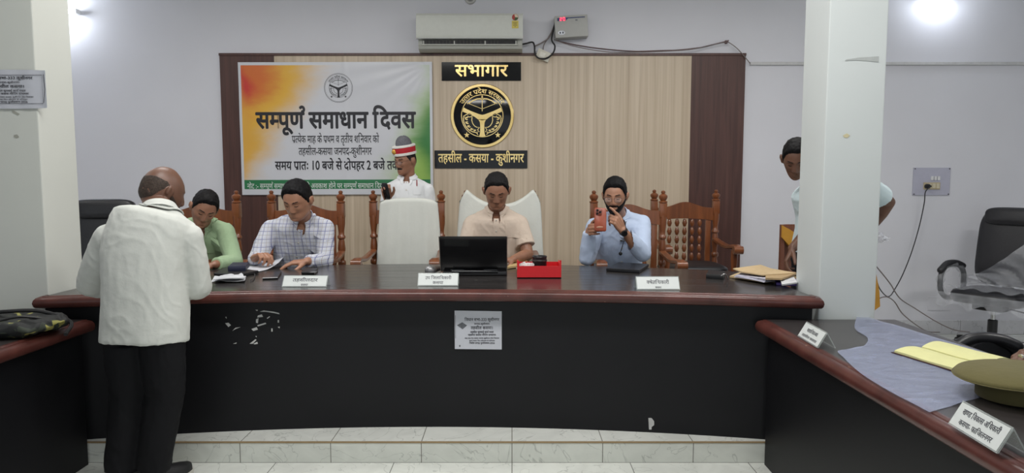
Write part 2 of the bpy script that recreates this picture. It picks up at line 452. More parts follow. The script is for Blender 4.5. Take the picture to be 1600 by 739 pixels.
# small round lamp holder at the top edge above the air conditioner
ph = P(735, -2, WALL_Y); r = empty('lamp_holder', ph, 'small round off-white lamp holder above the air conditioner', 'lamp holder')
_Mx = Matrix.Rotation(PI / 2, 3, 'X')
MB().lathe([(0.052, 0), (0.052, 0.012), (0.044, 0.022)], ph, 24, _Mx).build('base', flat('holder_plastic', (196, 194, 190), 0.5), r)
MB().lathe([(0.03, 0.02), (0.03, 0.05), (0.024, 0.06), (0.02, 0.045)], ph, 20, _Mx).build('socket', flat('holder_plastic2', (170, 168, 165), 0.5), r)
# ------------------------------------------------------------------ people
def head_shape(u, S):
    """unit directions (x = person's right, y = face, z = up) -> points of a head about 0.235 m tall"""
    ux, uy, uz = u[:, 0], u[:, 1], u[:, 2]
    sg = lambda v, p: np.sign(v) * np.abs(v) ** p
    x = 0.074 * sg(ux, 0.92) * S.get('wide', 1); y = 0.097 * sg(uy, 0.93) - 0.006; z = 0.118 * uz
    t = sstep(0.05, 1.0, -uz); fr = sstep(-0.1, 0.5, uy)
    x = x * (1 - 0.22 * t) + np.sign(ux) * 0.010 * S.get('jowl', 0.3) * sstep(0.2, 0.7, -uz) * (1 - sstep(0.85, 1, -uz))
    y = y + 0.040 * sstep(0.35, 0.98, -uz) * sstep(-0.75, 0.3, uy)          # chin forward
    y = y + 0.030 * sstep(0.2, 1.0, -uz) * (1 - sstep(-0.9, -0.1, uy))       # nape in
    y = y - 0.007 * sstep(0.35, 0.9, uz) * fr                                # forehead slopes back
    w = sstep(0.15, 0.55, uy)
    g = lambda cx, cz, sx, sz: np.exp(-((np.abs(x) - cx) / sx) ** 2 - ((z - cz) / sz) ** 2)
    g0 = lambda cz, sx, sz: np.exp(-(x / sx) ** 2 - ((z - cz) / sz) ** 2)
    d = 0
    ramp_ = np.interp(z, [-0.050, -0.044, -0.036, -0.028, 0.012, 0.03], [0, 0.013, 0.026, 0.024, 0.007, 0]) * S.get('nose', 1)
    wid = np.interp(z, [-0.05, -0.036, 0.0, 0.03], [0.014, 0.013, 0.0085, 0.008])
    d = d + ramp_ * np.exp(-(x / wid) ** 2)
    d = d + 0.010 * g(0.0145, -0.040, 0.0065, 0.006)
    d = d - 0.010 * g(0.031, 0.004, 0.017, 0.011) + 0.0065 * g(0.031, 0.001, 0.012, 0.0065) - 0.003 * g(0.031, -0.0075, 0.013, 0.003)
    d = d + 0.0045 * g(0.03, 0.022, 0.024, 0.007)
    d = d + 0.005 * g(0.046, -0.026, 0.02, 0.018)
    d = d + 0.007 * g0(-0.0605, 0.021, 0.0045) + 0.008 * g0(-0.0715, 0.017, 0.0055) - 0.005 * g0(-0.0660, 0.024, 0.0022)
    d = d - 0.004 * g0(-0.083, 0.018, 0.005) + 0.008 * g0(-0.100, 0.018, 0.013)
    d = d - 0.003 * g(0.027, -0.052, 0.006, 0.014)
    y = y + d * w
    return np.stack([x, y, z], 1)
def sph(n, m):
    th = (np.arange(m + 1) / m) * PI; th[0] += 0.02; th[-1] -= 0.02
    ph = np.arange(n) / n * 2 * PI
    T, F = np.meshgrid(th, ph, indexing='ij')
    u = np.stack([np.sin(T) * np.cos(F), np.sin(T) * np.sin(F), np.cos(T)], 2)
    return u
class Frame:
    def __init__(s, c, fwd, pitch=0.0, roll=0.0, size=1.0):
        f = norm([fwd[0], fwd[1], 0]); up = np.array([0, 0, 1.0]); r = np.cross(f, up)
        cp, sp = math.cos(pitch), math.sin(pitch)
        f2 = f * cp - up * sp; u2 = up * cp + f * sp
        cr, sr = math.cos(roll), math.sin(roll)         # positive roll: head tilts to the person's right
        r2 = r * cr - u2 * sr; u3 = u2 * cr + r * sr
        s.c = np.array(c, float); s.R = np.stack([r2, f2, u3], 0); s.k = size
    def __call__(s, p): return s.c + (np.asarray(p, float) * s.k) @ s.R
    def M(s): return Matrix(s.R.T.tolist())
def grid_faces(n, m):
    return [(i * n + j, i * n + (j + 1) % n, (i + 1) * n + (j + 1) % n, (i + 1) * n + j) for i in range(m) for j in range(n)] + [tuple(range(n)), tuple(m * n + j for j in range(n - 1, -1, -1))]
def head_mesh(mb, H, S):
    n, m = 72, 64; u = sph(n, m).reshape(-1, 3); mb.add(H(head_shape(u, S)), grid_faces(n, m))
    for sx in (-1, 1):                                     # ears
        M = Matrix.Rotation(sx * -0.30, 3, 'Z') @ Matrix.Rotation(-0.18, 3, 'X')
        t = MB().ellipsoid((sx * 0.077 * S.get('wide', 1), -0.008, -0.006), (0.012, 0.020, 0.031), M, 14, 10)
        mb.add(H(np.array(t.v)), t.f)
        t = MB().ellipsoid((sx * 0.088 * S.get('wide', 1), -0.017, 0.004), (0.008, 0.010, 0.024), M, 12, 8)
        mb.add(H(np.array(t.v)), t.f)
def shell(H, S, maskf, out, inn=-0.012, noise=0.002, nfreq=90, n=110, m=80, extra=None, flatout=True):
    """closed surface that stands proud of the head only where maskf > 0 (hair, beard, brows)"""
    u = sph(n, m).reshape(-1, 3); p = head_shape(u, S); k = maskf(u, p)
    nn = p / np.linalg.norm(p, axis=1, keepdims=True)
    ot = out if flatout else out * (0.30 + 0.70 * sstep(-0.01, 0.085, p[:, 2]))
    off = inn + (ot - inn) * k
    if extra is not None: off = off + extra(u, p) * k
    off = off + noise * vnoise(p * nfreq + 5) * k
    q = p + nn * off[:, None]
    mb = MB(); mb.add(H(q), grid_faces(n, m)); return mb
def hair_mask(front=0.076, temple=0.056, burn=-0.020, nape=-0.060, soft=0.012):
    def f(u, p):
        a = np.abs(np.degrees(np.arctan2(u[:, 0], u[:, 1])))       # 0 = face, 180 = back
        line = np.interp(a, [0, 30, 52, 66, 82, 96, 108, 130, 180], [front, front - 0.002, temple, temple - 0.035, burn, burn + 0.01, 0.022, nape + 0.02, nape])
        return sstep(-soft, soft, p[:, 2] - line + 0.005 * vnoise(p * 130))
    return f
def bald_mask(u, p):
    a = np.abs(np.degrees(np.arctan2(u[:, 0], u[:, 1])))
    hi = np.interp(a, [0, 70, 100, 140, 180], [-1, 0.0, 0.050, 0.062, 0.055]); lo = np.interp(a, [0, 75, 100, 130, 180], [0.5, 0.0, 0.0, -0.05, -0.065])
    return sstep(-0.01, 0.01, hi - p[:, 2]) * sstep(-0.01, 0.01, p[:, 2] - lo)
def beard_mask(u, p):
    a = np.abs(np.degrees(np.arctan2(u[:, 0], u[:, 1]))); z = p[:, 2]
    top = np.interp(a, [0, 18, 32, 55, 80, 95], [-0.079, -0.072, -0.052, -0.040, -0.010, 0.03])
    k = sstep(-0.006, 0.006, top - z) * sstep(96, 80, a) if False else sstep(-0.006, 0.006, top - z) * (1 - sstep(84, 96, a))
    mo = np.exp(-((z + 0.052) / 0.006) ** 2) * (1 - sstep(0.024, 0.032, np.abs(p[:, 0]))) * (p[:, 1] > 0.04)
    side = np.exp(-((np.abs(p[:, 0]) - 0.029) / 0.006) ** 2) * ((z < -0.05) & (z > -0.09)) * (p[:, 1] > 0.03)
    return np.clip(np.maximum(np.maximum(k, np.clip(mo * 1.6, 0, 1)), side), 0, 1)
def moustache_mask(u, p):
    z = p[:, 2]; zz = -0.052 - 0.25 * np.maximum(np.abs(p[:, 0]) - 0.012, 0)
    return np.clip(1.7 * np.exp(-((z - zz) / 0.0062) ** 2), 0, 1) * (1 - sstep(0.024, 0.031, np.abs(p[:, 0]))) * (p[:, 1] > 0.04)
def brow_mask(u, p):
    ax = np.abs(p[:, 0]); zc = 0.0205 + 0.005 * np.sin((ax - 0.012) / 0.038 * PI * 0.8)
    return np.clip(1.6 * np.exp(-((p[:, 2] - zc) / 0.0036) ** 2), 0, 1) * sstep(0.010, 0.014, ax) * (1 - sstep(0.044, 0.052, ax)) * (p[:, 1] > 0.02)
def face_pt(S, x, z, off=0.0):
    """point of the face surface at local (x, z)"""
    best = None; u = FACE_U; p = head_shape(u, S); k = np.argmin((p[:, 0] - x) ** 2 + (p[:, 2] - z) ** 2 + (p[:, 1] < 0) * 1.0)
    q = p[k].copy(); q[1] += off; return q
FACE_U = sph(160, 140).reshape(-1, 3)

def bone_ring(c, T, u, rx, ry, n=14):
    w = np.cross(T, u); return [c + u * rx * math.cos(2 * PI * j / n) + w * ry * math.sin(2 * PI * j / n) for j in range(n)]
def hand(mb, wrist, f, nrm, thumb, curl=(0.35, 0.4, 0.45, 0.5), spread=0.06, tcurl=0.4, k=1.0, tout=0.75, fore=None):
    """wrist point, finger direction f, palm-facing normal nrm, thumb side vector; curl in radians per joint for index..little"""
    W = np.array(wrist, float); f = norm(f); n = np.array(nrm, float); n = norm(n - f * np.dot(n, f)); s = norm(np.cross(f, n)); s = s if np.dot(s, np.array(thumb, float)) > 0 else -s
    lat = (0.029, 0.010, -0.010, -0.028); kl = (0.090, 0.094, 0.089, 0.080); seg = ((0.042, 0.026, 0.021), (0.047, 0.029, 0.022), (0.043, 0.027, 0.022), (0.034, 0.021, 0.019)); rad = (0.0093, 0.0095, 0.0090, 0.0080)
    tips = []
    for i in range(4):
        K = W + (f * kl[i] + s * lat[i] - n * 0.004) * k
        mb.tube([W + s * lat[i] * 0.55 * k, W + (f * 0.045 + s * lat[i] * 0.85) * k, K], [0.015 * k, 0.0145 * k, 0.0115 * k], 10, round_ends=True)
        d = norm(f + s * spread * (1.5 - i)); p = [K]; a = 0
        c3 = curl[i] if hasattr(curl[i], '__len__') else (curl[i],) * 3
        for j in range(3):
            a += c3[j]; dd = d * math.cos(a) + n * math.sin(a); p.append(p[-1] + dd * seg[i][j] * k)
        r = rad[i] * k; mb.tube(p, [r * 1.08, r * 1.05, r * 0.95, r * 0.80], 10, round_ends=True); tips.append(p)
    t0 = W + (f * 0.020 + s * 0.020 + n * 0.006) * k
    d = norm(s * tout + f * (1.15 - tout * 0.6) + n * 0.35); p = [t0]
    for j, L in enumerate((0.042, 0.033, 0.026)):
        a = tcurl * j * 0.6; dd = norm(d * math.cos(a) + norm(f * 0.75 - s * 0.6 + n * 0.25) * math.sin(a)); p.append(p[-1] + dd * L * k)
    mb.tube(p, [0.015 * k, 0.0125 * k, 0.0108 * k, 0.0085 * k], 10, round_ends=True); tips.append(p)
    return tips
def wrinkle(me, amp=0.004, seed=0, scale=1.0, soft=None):
    p = mesh_np(me); nn = mesh_normals(me)
    q = p + seed * 3.7
    a = vnoise(q * np.array([9, 9, 5.0]) * scale) ; r2 = np.stack([q[:, 0] * .8 + q[:, 2] * .6, q[:, 1], q[:, 2] * .8 - q[:, 0] * .6], 1); b = vnoise(r2 * np.array([21, 19, 10.0]) * scale + a[:, None] * 1.3); c = vnoise(q * 42 * scale + b[:, None])
    ridge = (1 - np.abs(b)) ** 3 * 1.6 - 0.5
    d = amp * (1.1 * a + 0.5 * ridge + 0.25 * c)
    mesh_set(me, p + nn * d[:, None])
M_EYEW = None
def person(name, J, label, skin, shirt, head, hair_rgb=(18, 16, 16), hair=None, beard=None, trousers=(28, 28, 32), short=False, size=1.0, girth=1.0, wr=0.004, seed=0, hands=(None, None), face='F', shoes=None, standing=False, cuffs=True, eyes=True, collar=True, build_legs=True, moustache=None, pocket=None, front=True, hem=0.0, voxel=0.005, neck_r=0.055, base=None, cdrop=0.0):
    """J: joints in world coordinates (hip, neck, shL, shR, elL, elR, wrL, wrR, [kneL...]); head: dict(c, fwd, pitch, roll, S)"""
    J = {k: np.array(v, float) for k, v in J.items()}
    S = head.get('S', {}); H = Frame(head['c'], head['fwd'], head.get('pitch', 0), head.get('roll', 0), head.get('size', 1.0))
    lat = norm(J['shR'] - J['shL']); hipl = norm([lat[0], lat[1], 0]) if 'hiplat' not in J else norm(J['hiplat'])
    hip, neck = J['hip'], J['neck']
    base = Vector(base) if base is not None else Vector((hip[0], hip[1], DAIS_Z))
    fwd_h = np.cross([0, 0, 1.0], hipl)                     # facing direction of the hips
    mid = J.get('chest', hip * 0.40 + neck * 0.60)
    spine = catmull([hip, hip * 0.6 + mid * 0.4 - 0 * fwd_h, mid, neck * 0.8 + mid * 0.2, neck], 6); NS = len(spine) - 1
    prof = [(0, .168, .118), (.18, .165, .122), (.36, .160, .122), (.58, .172, .122), (.72, .176, .112), (.84, .134, .094), (.92, .090, .074), (1.0, .066, .060)]
    def section(t, add=0.0):
        x = t * NS; i = min(int(x), NS - 1); c = spine[i] + (spine[i + 1] - spine[i]) * (x - i)
        T = norm(spine[min(i + 1, NS)] - spine[max(i - 1, 0)]) if i else norm(spine[1] - spine[0])
        u = hipl * (1 - t) + lat * t; u = norm(u - T * np.dot(u, T)); w = np.cross(T, u)   # w: forward
        hw = np.interp(t, [q[0] for q in prof], [q[1] for q in prof]) * size; hd = np.interp(t, [q[0] for q in prof], [q[2] for q in prof]) * size
        gk = girth if t < .75 else 1 + (girth - 1) * max(0, (1 - t) / .25)
        bel = (girth - 1) * 0.10 * math.exp(-((t - .3) / .2) ** 2)
        return c + w * bel * 0.5, T, u, w, hw * gk + add, hd * gk + add + bel
    def spt(t, ang, add=0.0):
        c, T, u, w, a, b = section(t, add); e = 0.86
        ca, sa = math.cos(ang), math.sin(ang); return c + u * a * np.sign(ca) * abs(ca) ** e + w * b * np.sign(sa) * abs(sa) ** e
    def torso(mb, add, t0=0.0, t1=1.0, n=28, m=16):
        mb.rings([[spt(t0 + (t1 - t0) * i / m, 2 * PI * j / n, add) for j in range(n)] for i in range(m + 1)])
    # ---- body (one continuous surface)
    b = MB(); head_mesh(b, H, S)
    b.tube([neck - (H.c - neck) * 0.25, neck, neck * 0.45 + H([0, -0.022, -0.06]) * 0.55, H([0, -0.022, -0.045])], [neck_r * 1.25, neck_r * 1.08, neck_r, neck_r * 0.98], 18)
    torso(b, -0.014)
    hk = size
    for sd in 'LR':
        sh, el, w_ = J['sh' + sd], J['el' + sd], J['wr' + sd]
        tp = spine[-1] * 0.75 + spine[-3] * 0.25
        b.tube([tp, sh], [0.05 * hk, 0.048 * hk], 12, round_ends=True)
        b.tube([sh, sh * .5 + el * .5, el], [0.050 * hk, 0.048 * hk, 0.040 * hk], 14, round_ends=True)
        b.tube([el, el * .65 + w_ * .35, w_], [0.040 * hk, 0.042 * hk, 0.0265 * hk], 14, round_ends=True)
    for hd_, sd in zip(hands, 'LR'):
        if hd_: hand(b, J['wr' + sd], **hd_)
    # legs
    if build_legs:
        for sd, sg in (('L', -1), ('R', 1)):
            hp = hip + hipl * sg * 0.085 * size
            kn = J.get('kn' + sd, hp + fwd_h * 0.42 + np.array([0, 0, -0.02])); an = J.get('an' + sd, kn + np.array([0, 0, 0.10 + base.z - kn[2]]) + fwd_h * 0.02)
            J['kn' + sd], J['an' + sd], J['hp' + sd] = kn, an, hp
            b.tube([hp, kn], [0.066 * size, 0.046 * size], 14, round_ends=True); b.tube([kn, kn * .6 + an * .4, an], [0.046 * size, 0.046 * size, 0.034], 14, round_ends=True)
            td = norm(J.get('toe' + sd, fwd_h)); ft = an + np.array([0, 0, -0.05])
            b.tube([ft - td * 0.03 , ft + td * 0.10 + np.array([0, 0, -0.015])], [0.036, 0.03], 12, round_ends=True)
    me = remesh(b, voxel, 1, name, 0.4)
    p = mesh_np(me) - np.array(base); mesh_set(me, p)
    root = link(me, 'person', skin, None, base, True, 180)
    tag(root, label, 'person')
    # ---- shirt
    s = MB(); tor0 = hem
    torso(s, 0.012 * size, tor0, 0.985)
    for sd in 'LR':
        sh, el, w_ = J['sh' + sd], J['el' + sd], J['wr' + sd]; tp = spine[-1] * 0.8 + spine[-3] * 0.2
        s.tube([tp, tp * .5 + sh * .5, sh], [0.058 * hk, 0.060 * hk, 0.063 * hk], 14, round_ends=True)
        cut = {True: 1, False: 0}.get(short, short)
        if cut == 1:
            e2 = sh + (el - sh) * 0.72; s.tube([sh, sh * .4 + e2 * .6, e2], [0.066 * hk, 0.068 * hk, 0.070 * hk], 16)
        elif cut == 2:                                       # rolled just past the elbow
            e2 = el + (w_ - el) * 0.25; s.tube([sh, sh * .5 + el * .5, el], [0.070 * hk, 0.074 * hk, 0.068 * hk], 16, round_ends=True); s.tube([el, e2], [0.068 * hk, 0.064 * hk], 16); s.tube([el + (w_ - el) * 0.12, e2], [0.073 * hk, 0.070 * hk], 16)
        else:
            e2 = el + (w_ - el) * cut if cut else el + (w_ - el) * 0.93
            s.tube([sh, sh * .5 + el * .5, el], [0.066 * hk, 0.064 * hk, 0.056 * hk], 16, round_ends=True)
            s.tube([el, el * .5 + e2 * .5, el * .15 + e2 * .85, e2], [0.056 * hk, 0.054 * hk, 0.045 * hk, 0.041 * hk], 16)
            if cuffs:
                e3 = el + (e2 - el) * 0.80; s.tube([e3, e2], [0.046 * hk, 0.044 * hk], 16)
    sme = remesh(s, 0.0065, 3, 'shirt', 0.5); wrinkle(sme, wr, seed)
    p = mesh_np(sme) - np.array(base); mesh_set(sme, p)
    from mathutils.bvhtree import BVHTree
    bvh = BVHTree.FromPolygons([v.co + base for v in sme.vertices], [tuple(q.vertices) for q in sme.polygons])
    def drape(t, ang, off):
        q = spt(t, ang, 0.10); c0 = section(t)[0]; h = bvh.ray_cast(Vector(q), Vector(norm(c0 - q)))
        return np.array(h[0]) - norm(c0 - q) * off if h[0] is not None else spt(t, ang, 0.012 + off)
    Tn = norm(norm(H([0, -0.022, -0.06]) - neck) * 0.45 + norm(spine[-1] - spine[-4]) * 0.55); un = norm(lat - Tn * np.dot(lat, Tn)); wn = np.cross(Tn, un)
    if collar and front:                                     # open neck: a V cut out of the shirt front
        bm = bmesh.new(); bm.from_mesh(sme); cutf = []
        for fc in bm.faces:
            q = np.array(fc.calc_center_median()) + np.array(base) - neck; x, dn, fw = q @ un, -(q @ Tn), q @ wn
            if fw > 0.01 and dn < 0.066 and abs(x) < 0.031 * (1 - max(dn, 0) / 0.066): cutf.append(fc)
        bmesh.ops.delete(bm, geom=cutf, context='FACES'); bm.to_mesh(sme); bm.free()
    so = link(sme, 'shirt', shirt, root, base, True, 180)
    def lay_on(p, off=0.008):
        h = bvh.find_nearest(Vector(p)); d = (Vector(p) - h[0]).dot(h[1])
        return np.array(h[0] + h[1] * off) if d < off else p
    if collar:
        cb = MB(); cN = neck + (H.c - neck) * (0.10 - cdrop); T = norm(H([0, -0.022, -0.06]) - neck); T = norm(T * 0.45 + norm(spine[-1] - spine[-4]) * 0.55); u = norm(lat - T * np.dot(lat, T)); w = np.cross(T, u)
        grid = []
        for i in range(41):
            a = PI / 2 + 0.34 + (2 * PI - 0.68) * i / 40; f = max(0, math.sin(a)); tip = max(0, 1 - abs(((a - PI / 2 + PI) % (2 * PI)) - PI) / 0.85)
            ca, sa = math.cos(a), math.sin(a); row = []
            for rr, zz in ((neck_r + .012, -0.03), (neck_r + .005, 0.016), (neck_r + .007, 0.026), (neck_r + .013, 0.022), (neck_r + .018, 0.000 - 0.010 * f), (neck_r + .020 + .004 * tip, -0.006 - 0.022 * tip), (neck_r + .024 + .016 * tip, -0.014 - 0.062 * tip ** 1.3)):
                pt = cN + u * rr * ca + w * rr * sa * (1.0 + 0.05 * f) + T * (zz - 0.016 * f * 1.2 + 0.008 * (1 - f)); row.append(lay_on(pt) if zz < 0.0 else pt)
            grid.append(row)
        cb.sheet(grid, 0.004); cb.build('collar', shirt, so, True, angle=60)
    if front:
        pb = MB(); g = []
        for i in range(25):
            t = 0.84 - (0.84 - max(tor0, .05)) * i / 24; g.append([drape(t, PI / 2 + dx, 0.003) for dx in (0.085, 0.0, -0.085)])
        pb.sheet(g, 0.004); pb.build('placket', shirt, so, True, angle=60)
        mb = MB()
        for i in range(6):
            t = 0.80 - i * 0.125
            if t < tor0 + .03: break
            c = drape(t, PI / 2, 0.0065); d = norm(spt(t, PI / 2, 0.15) - c); mb.tube([c - d * .002, c + d * .0015], 0.0055, 10)
        mb.build('buttons', flat('shirt_button', (205, 200, 190), 0.3), so)
    if pocket:
        a0, a1, t0, t1 = pocket; pb = MB()
        pb.sheet([[drape(t0 + (t1 - t0) * i / 6, a0 + (a1 - a0) * j / 6, 0.003) for j in range(7)] for i in range(7)], 0.003); pb.build('pocket', shirt, so)
    # ---- trousers
    if build_legs:
        tm = MB(); torso(tm, 0.004 * size, 0.0, 0.24, m=5)
        for sd in 'LR':
            hp, kn, an = J['hp' + sd], J['kn' + sd], J['an' + sd]
            tm.tube([hp, hp * .5 + kn * .5, kn, kn * .45 + an * .55, an + (kn - an) * 0.03], [0.102 * size, 0.099 * size, 0.088 * size, 0.083 * size, 0.080 * size], 18)
        tme = remesh(tm, 0.008, 3, 'trousers', 0.5); wrinkle(tme, 0.004, seed + 3)
        p = mesh_np(tme) - np.array(base); mesh_set(tme, p)
        link(tme, 'trousers', flat('trousers_%d_%d_%d' % trousers, trousers, 0.8, noise=0.1, spec=0.2), root, base, True, 180)
        for sd in 'LR':
            an = J['an' + sd]; td = norm(J.get('toe' + sd, fwd_h)); sd_ = np.cross(td, [0, 0, 1.0]); g0 = np.array([an[0], an[1], base.z])
            R = []
            for y, hw, h in ((-0.075, .022, .05), (-0.065, .034, .075), (-0.02, .040, .085), (0.04, .045, .075), (0.10, .050, .055), (0.15, .047, .045), (0.185, .032, .035), (0.2, .012, .025)):
                R.append([g0 + td * y + sd_ * hw * math.cos(q) * (1 if math.sin(q) > -.1 else 1.06) + np.array([0, 0, 0.022 + (h * max(0, math.sin(q)) if math.sin(q) > 0 else -0.022 * min(1, -3 * math.sin(q)))]) for q in np.linspace(0, 2 * PI, 16, endpoint=False)])
            sh_ = MB().rings(R).build('shoe', flat('shoe_black', (22, 22, 24), 0.5), root)
            sl = []
            for y, hw in ((-0.078, .024), (-0.066, .037), (0.0, .040), (0.09, .053), (0.15, .050), (0.19, .034), (0.205, .013)):
                sl.append((y, hw))
            poly = [(x, y) for y, x in sl] + [(-x, y) for y, x in sl[::-1]]
            MB().prism(poly, g0 + np.array([0, 0, 0.001]), sd_, td, (0, 0, 1), 0.020).build('sole', flat('shoe_sole', (190, 188, 180) if shoes else (30, 30, 30), 0.6), sh_, False)
    # ---- hair and face
    hm = flat('hair_%d_%d_%d' % tuple(hair_rgb), hair_rgb, 0.65, noise=0.35, scale=120, spec=0.18, bump=0.4)
    if hair: shell(H, S, hair.pop('mask', None) or hair_mask(**hair.get('line', {})), hair.get('out', 0.013), noise=hair.get('noise', 0.003), extra=hair.get('extra'), inn=-0.010, flatout=False).build('hair', hm, root, True, angle=180)
    if beard: shell(H, S, beard_mask, beard, noise=0.0012, inn=-0.012, n=200, m=150).build('beard', hm, root, True, angle=180)
    if moustache: shell(H, S, moustache_mask, moustache, noise=0.0008, inn=-0.012, n=220, m=170).build('moustache', hm, root, True, angle=180)
    if eyes:
        shell(H, S, brow_mask, 0.0011, noise=0.0004, inn=-0.012, n=220, m=170).build('eyebrows', hm, root, True, angle=180)
        for sx in (-1, 1):
            e = MB(); pts = [face_pt(S, sx * (0.031 + dx), 0.0005 - 0.004 * (1 - (dx / 0.013) ** 2) * eyes, 0.0008) for dx in np.linspace(-0.013, 0.013, 9)]
            e.tube(H(np.array(pts)), [0.0006, 0.0012, 0.0016, 0.0018, 0.0018, 0.0018, 0.0016, 0.0012, 0.0006], 6); e.build('eyelashes', hm, root)
    return root, H, S, spt, J
def spectacles(H, S, parent, rgb=(30, 28, 28), rx=0.024, ry=0.017, z=-0.002, r=0.0011, lens=True):
    fm = flat('spectacle_frame_%d' % rgb[0], rgb, 0.3, 0.3); y = face_pt(S, 0.0, 0.002)[1] + 0.006; g = MB()
    for sx in (-1, 1):
        loop = [(sx * 0.033 + rx * np.sign(math.cos(t)) * abs(math.cos(t)) ** .75, y - 0.006 * abs(math.cos(t)) * (1 if sx * math.cos(t) > 0 else -0.1), z + ry * np.sign(math.sin(t)) * abs(math.sin(t)) ** .8) for t in np.linspace(0, 2 * PI, 25)]
        g.tube(H(np.array(loop)), r * H.k, 6)
        g.tube(H(np.array([(sx * (0.033 + rx), y - .006, z + .006), (sx * 0.074, y - 0.025, z + 0.010), (sx * 0.083, 0.0, 0.010), (sx * 0.083, -0.015, 0.006), (sx * 0.081, -0.030, -0.012)])), r * H.k, 6)
    g.tube(H(np.array([(-0.010, y, z + .004), (0, y + .002, z + .007), (0.010, y, z + .004)])), r * H.k, 6)
    o = g.build('spectacles', fm, parent)
    if lens:
        lm = MATS.get('lens_glass')
        if not lm:
            t = NT('lens_glass'); t.b.inputs['Roughness'].default_value = 0.02; t.b.inputs['Alpha'].default_value = 0.06; t.b.inputs['Base Color'].default_value = (0.8, 0.85, 0.9, 1); lm = MATS['lens_glass'] = t.m
        for sx in (-1, 1):
            l = MB(); loop = [H(np.array([(sx * 0.033 + rx * .95 * np.sign(math.cos(t)) * abs(math.cos(t)) ** .75, y - 0.003, z + ry * .95 * np.sign(math.sin(t)) * abs(math.sin(t)) ** .8)]))[0] for t in np.linspace(0, 2 * PI, 24, endpoint=False)]
            c = [q + H.R[1] * 0.0006 for q in loop]; l.rings([loop, c]); l.build('lens', lm, o, False)
    return o
def skin_mat(name, rgb):
    t = NT(name); c = srgb(*rgb); mp = t.coords()
    nz = t.n('ShaderNodeTexNoise'); nz.inputs['Scale'].default_value = 18; nz.inputs['Detail'].default_value = 4; t.l(mp, 0, nz, 'Vector')
    r = t.ramp(nz, 'Fac', [(0.3, mixc(c, 0.88)), (0.7, (c[0] * 1.12, c[1] * 1.08, c[2] * 1.05, 1))]); t.l(r, 0, t.b, 'Base Color')
    t.b.inputs['Roughness'].default_value = 0.42; t.b.inputs['Specular IOR Level'].default_value = 0.45
    t.b.inputs['Subsurface Weight'].default_value = 0.06; t.b.inputs['Subsurface Radius'].default_value = (0.012, 0.005, 0.003)
    n2 = t.n('ShaderNodeTexNoise'); n2.inputs['Scale'].default_value = 180; t.l(mp, 0, n2, 'Vector'); t.bump(n2, 'Fac', 0.08, 0.002)
    return t.m
def cloth_mat(name, rgb, rough=0.85, weave=900, bumps=0.08, noise=0.05, sss=0.0):
    t = NT(name); c = srgb(*rgb); mp = t.coords()
    nz = t.n('ShaderNodeTexNoise'); nz.inputs['Scale'].default_value = 7; nz.inputs['Detail'].default_value = 4; t.l(mp, 0, nz, 'Vector')
    r = t.ramp(nz, 'Fac', [(0.3, mixc(c, 1 - noise)), (0.7, mixc(c, 1 + noise))]); t.l(r, 0, t.b, 'Base Color')
    t.b.inputs['Roughness'].default_value = rough; t.b.inputs['Specular IOR Level'].default_value = 0.2; t.b.inputs['Sheen Weight'].default_value = 0.1
    n2 = t.n('ShaderNodeTexNoise'); n2.inputs['Scale'].default_value = 55; n2.inputs['Detail'].default_value = 5; t.l(mp, 0, n2, 'Vector'); t.bump(n2, 'Fac', bumps * 2, 0.006)
    return t.m
# ------------------------------------------------------------------ tables
def table_top_mat():
    t = NT('dark_table_laminate'); mp = t.coords((0.8, 16, 16))
    nz = t.n('ShaderNodeTexNoise'); nz.inputs['Scale'].default_value = 1.6; nz.inputs['Detail'].default_value = 6; nz.inputs['Roughness'].default_value = 0.6; nz.inputs['Distortion'].default_value = 0.4
    t.l(mp, 0, nz, 'Vector'); r = t.ramp(nz, 'Fac', [(0.3, srgb(38, 36, 36)), (0.7, srgb(54, 51, 50))]); t.l(r, 0, t.b, 'Base Color')
    rr = t.ramp(nz, 'Fac', [(0.3, (0.17,) * 3 + (1,)), (0.7, (0.27,) * 3 + (1,))]); t.l(rr, 0, t.b, 'Roughness')
    t.b.inputs['Specular IOR Level'].default_value = 0.6; t.bump(nz, 'Fac', 0.04, 0.002); return t.m
M_TOP = table_top_mat()
def lip_mat():
    t = NT('polished_red_brown_edge'); mp = t.coords((1.2, 1.2, 1.2))
    nz = t.n('ShaderNodeTexNoise'); nz.inputs['Scale'].default_value = 9; nz.inputs['Detail'].default_value = 6; t.l(mp, 0, nz, 'Vector')
    r = t.ramp(nz, 'Fac', [(0.3, srgb(66, 34, 30)), (0.7, srgb(90, 50, 44))])
    mp2 = t.coords((7, 7, 40)); n2 = t.n('ShaderNodeTexNoise'); n2.inputs['Scale'].default_value = 2.0; n2.inputs['Detail'].default_value = 5; n2.inputs['Roughness'].default_value = 0.7; t.l(mp2, 0, n2, 'Vector')
    k = t.ramp(n2, 'Fac', [(0.68, (0, 0, 0, 1)), (0.71, (1, 1, 1, 1))])
    mx = t.n('ShaderNodeMix', data_type='RGBA'); t.l(k, 0, mx, 0); t.l(r, 0, mx, 6); mx.inputs[7].default_value = srgb(176, 140, 116)
    t.l(mx, 2, t.b, 'Base Color'); t.b.inputs['Roughness'].default_value = 0.33; t.b.inputs['Coat Weight'].default_value = 0.15; t.b.inputs['Coat Roughness'].default_value = 0.2; t.b.inputs['Specular IOR Level'].default_value = 0.35
    return t.m
M_LIP = lip_mat()
M_PANEL = flat('black_panel_laminate', (20, 20, 23), 0.45, noise=0.12, scale=3, spec=0.25)
TZ = 0.86
fy = lambda x: 3.385 - 0.058 * (x + 0.44) ** 2
by = lambda x: 4.52 - 0.116 * (x + 0.44) ** 2
TX0, TX1 = CL1 - 0.035, 1.535
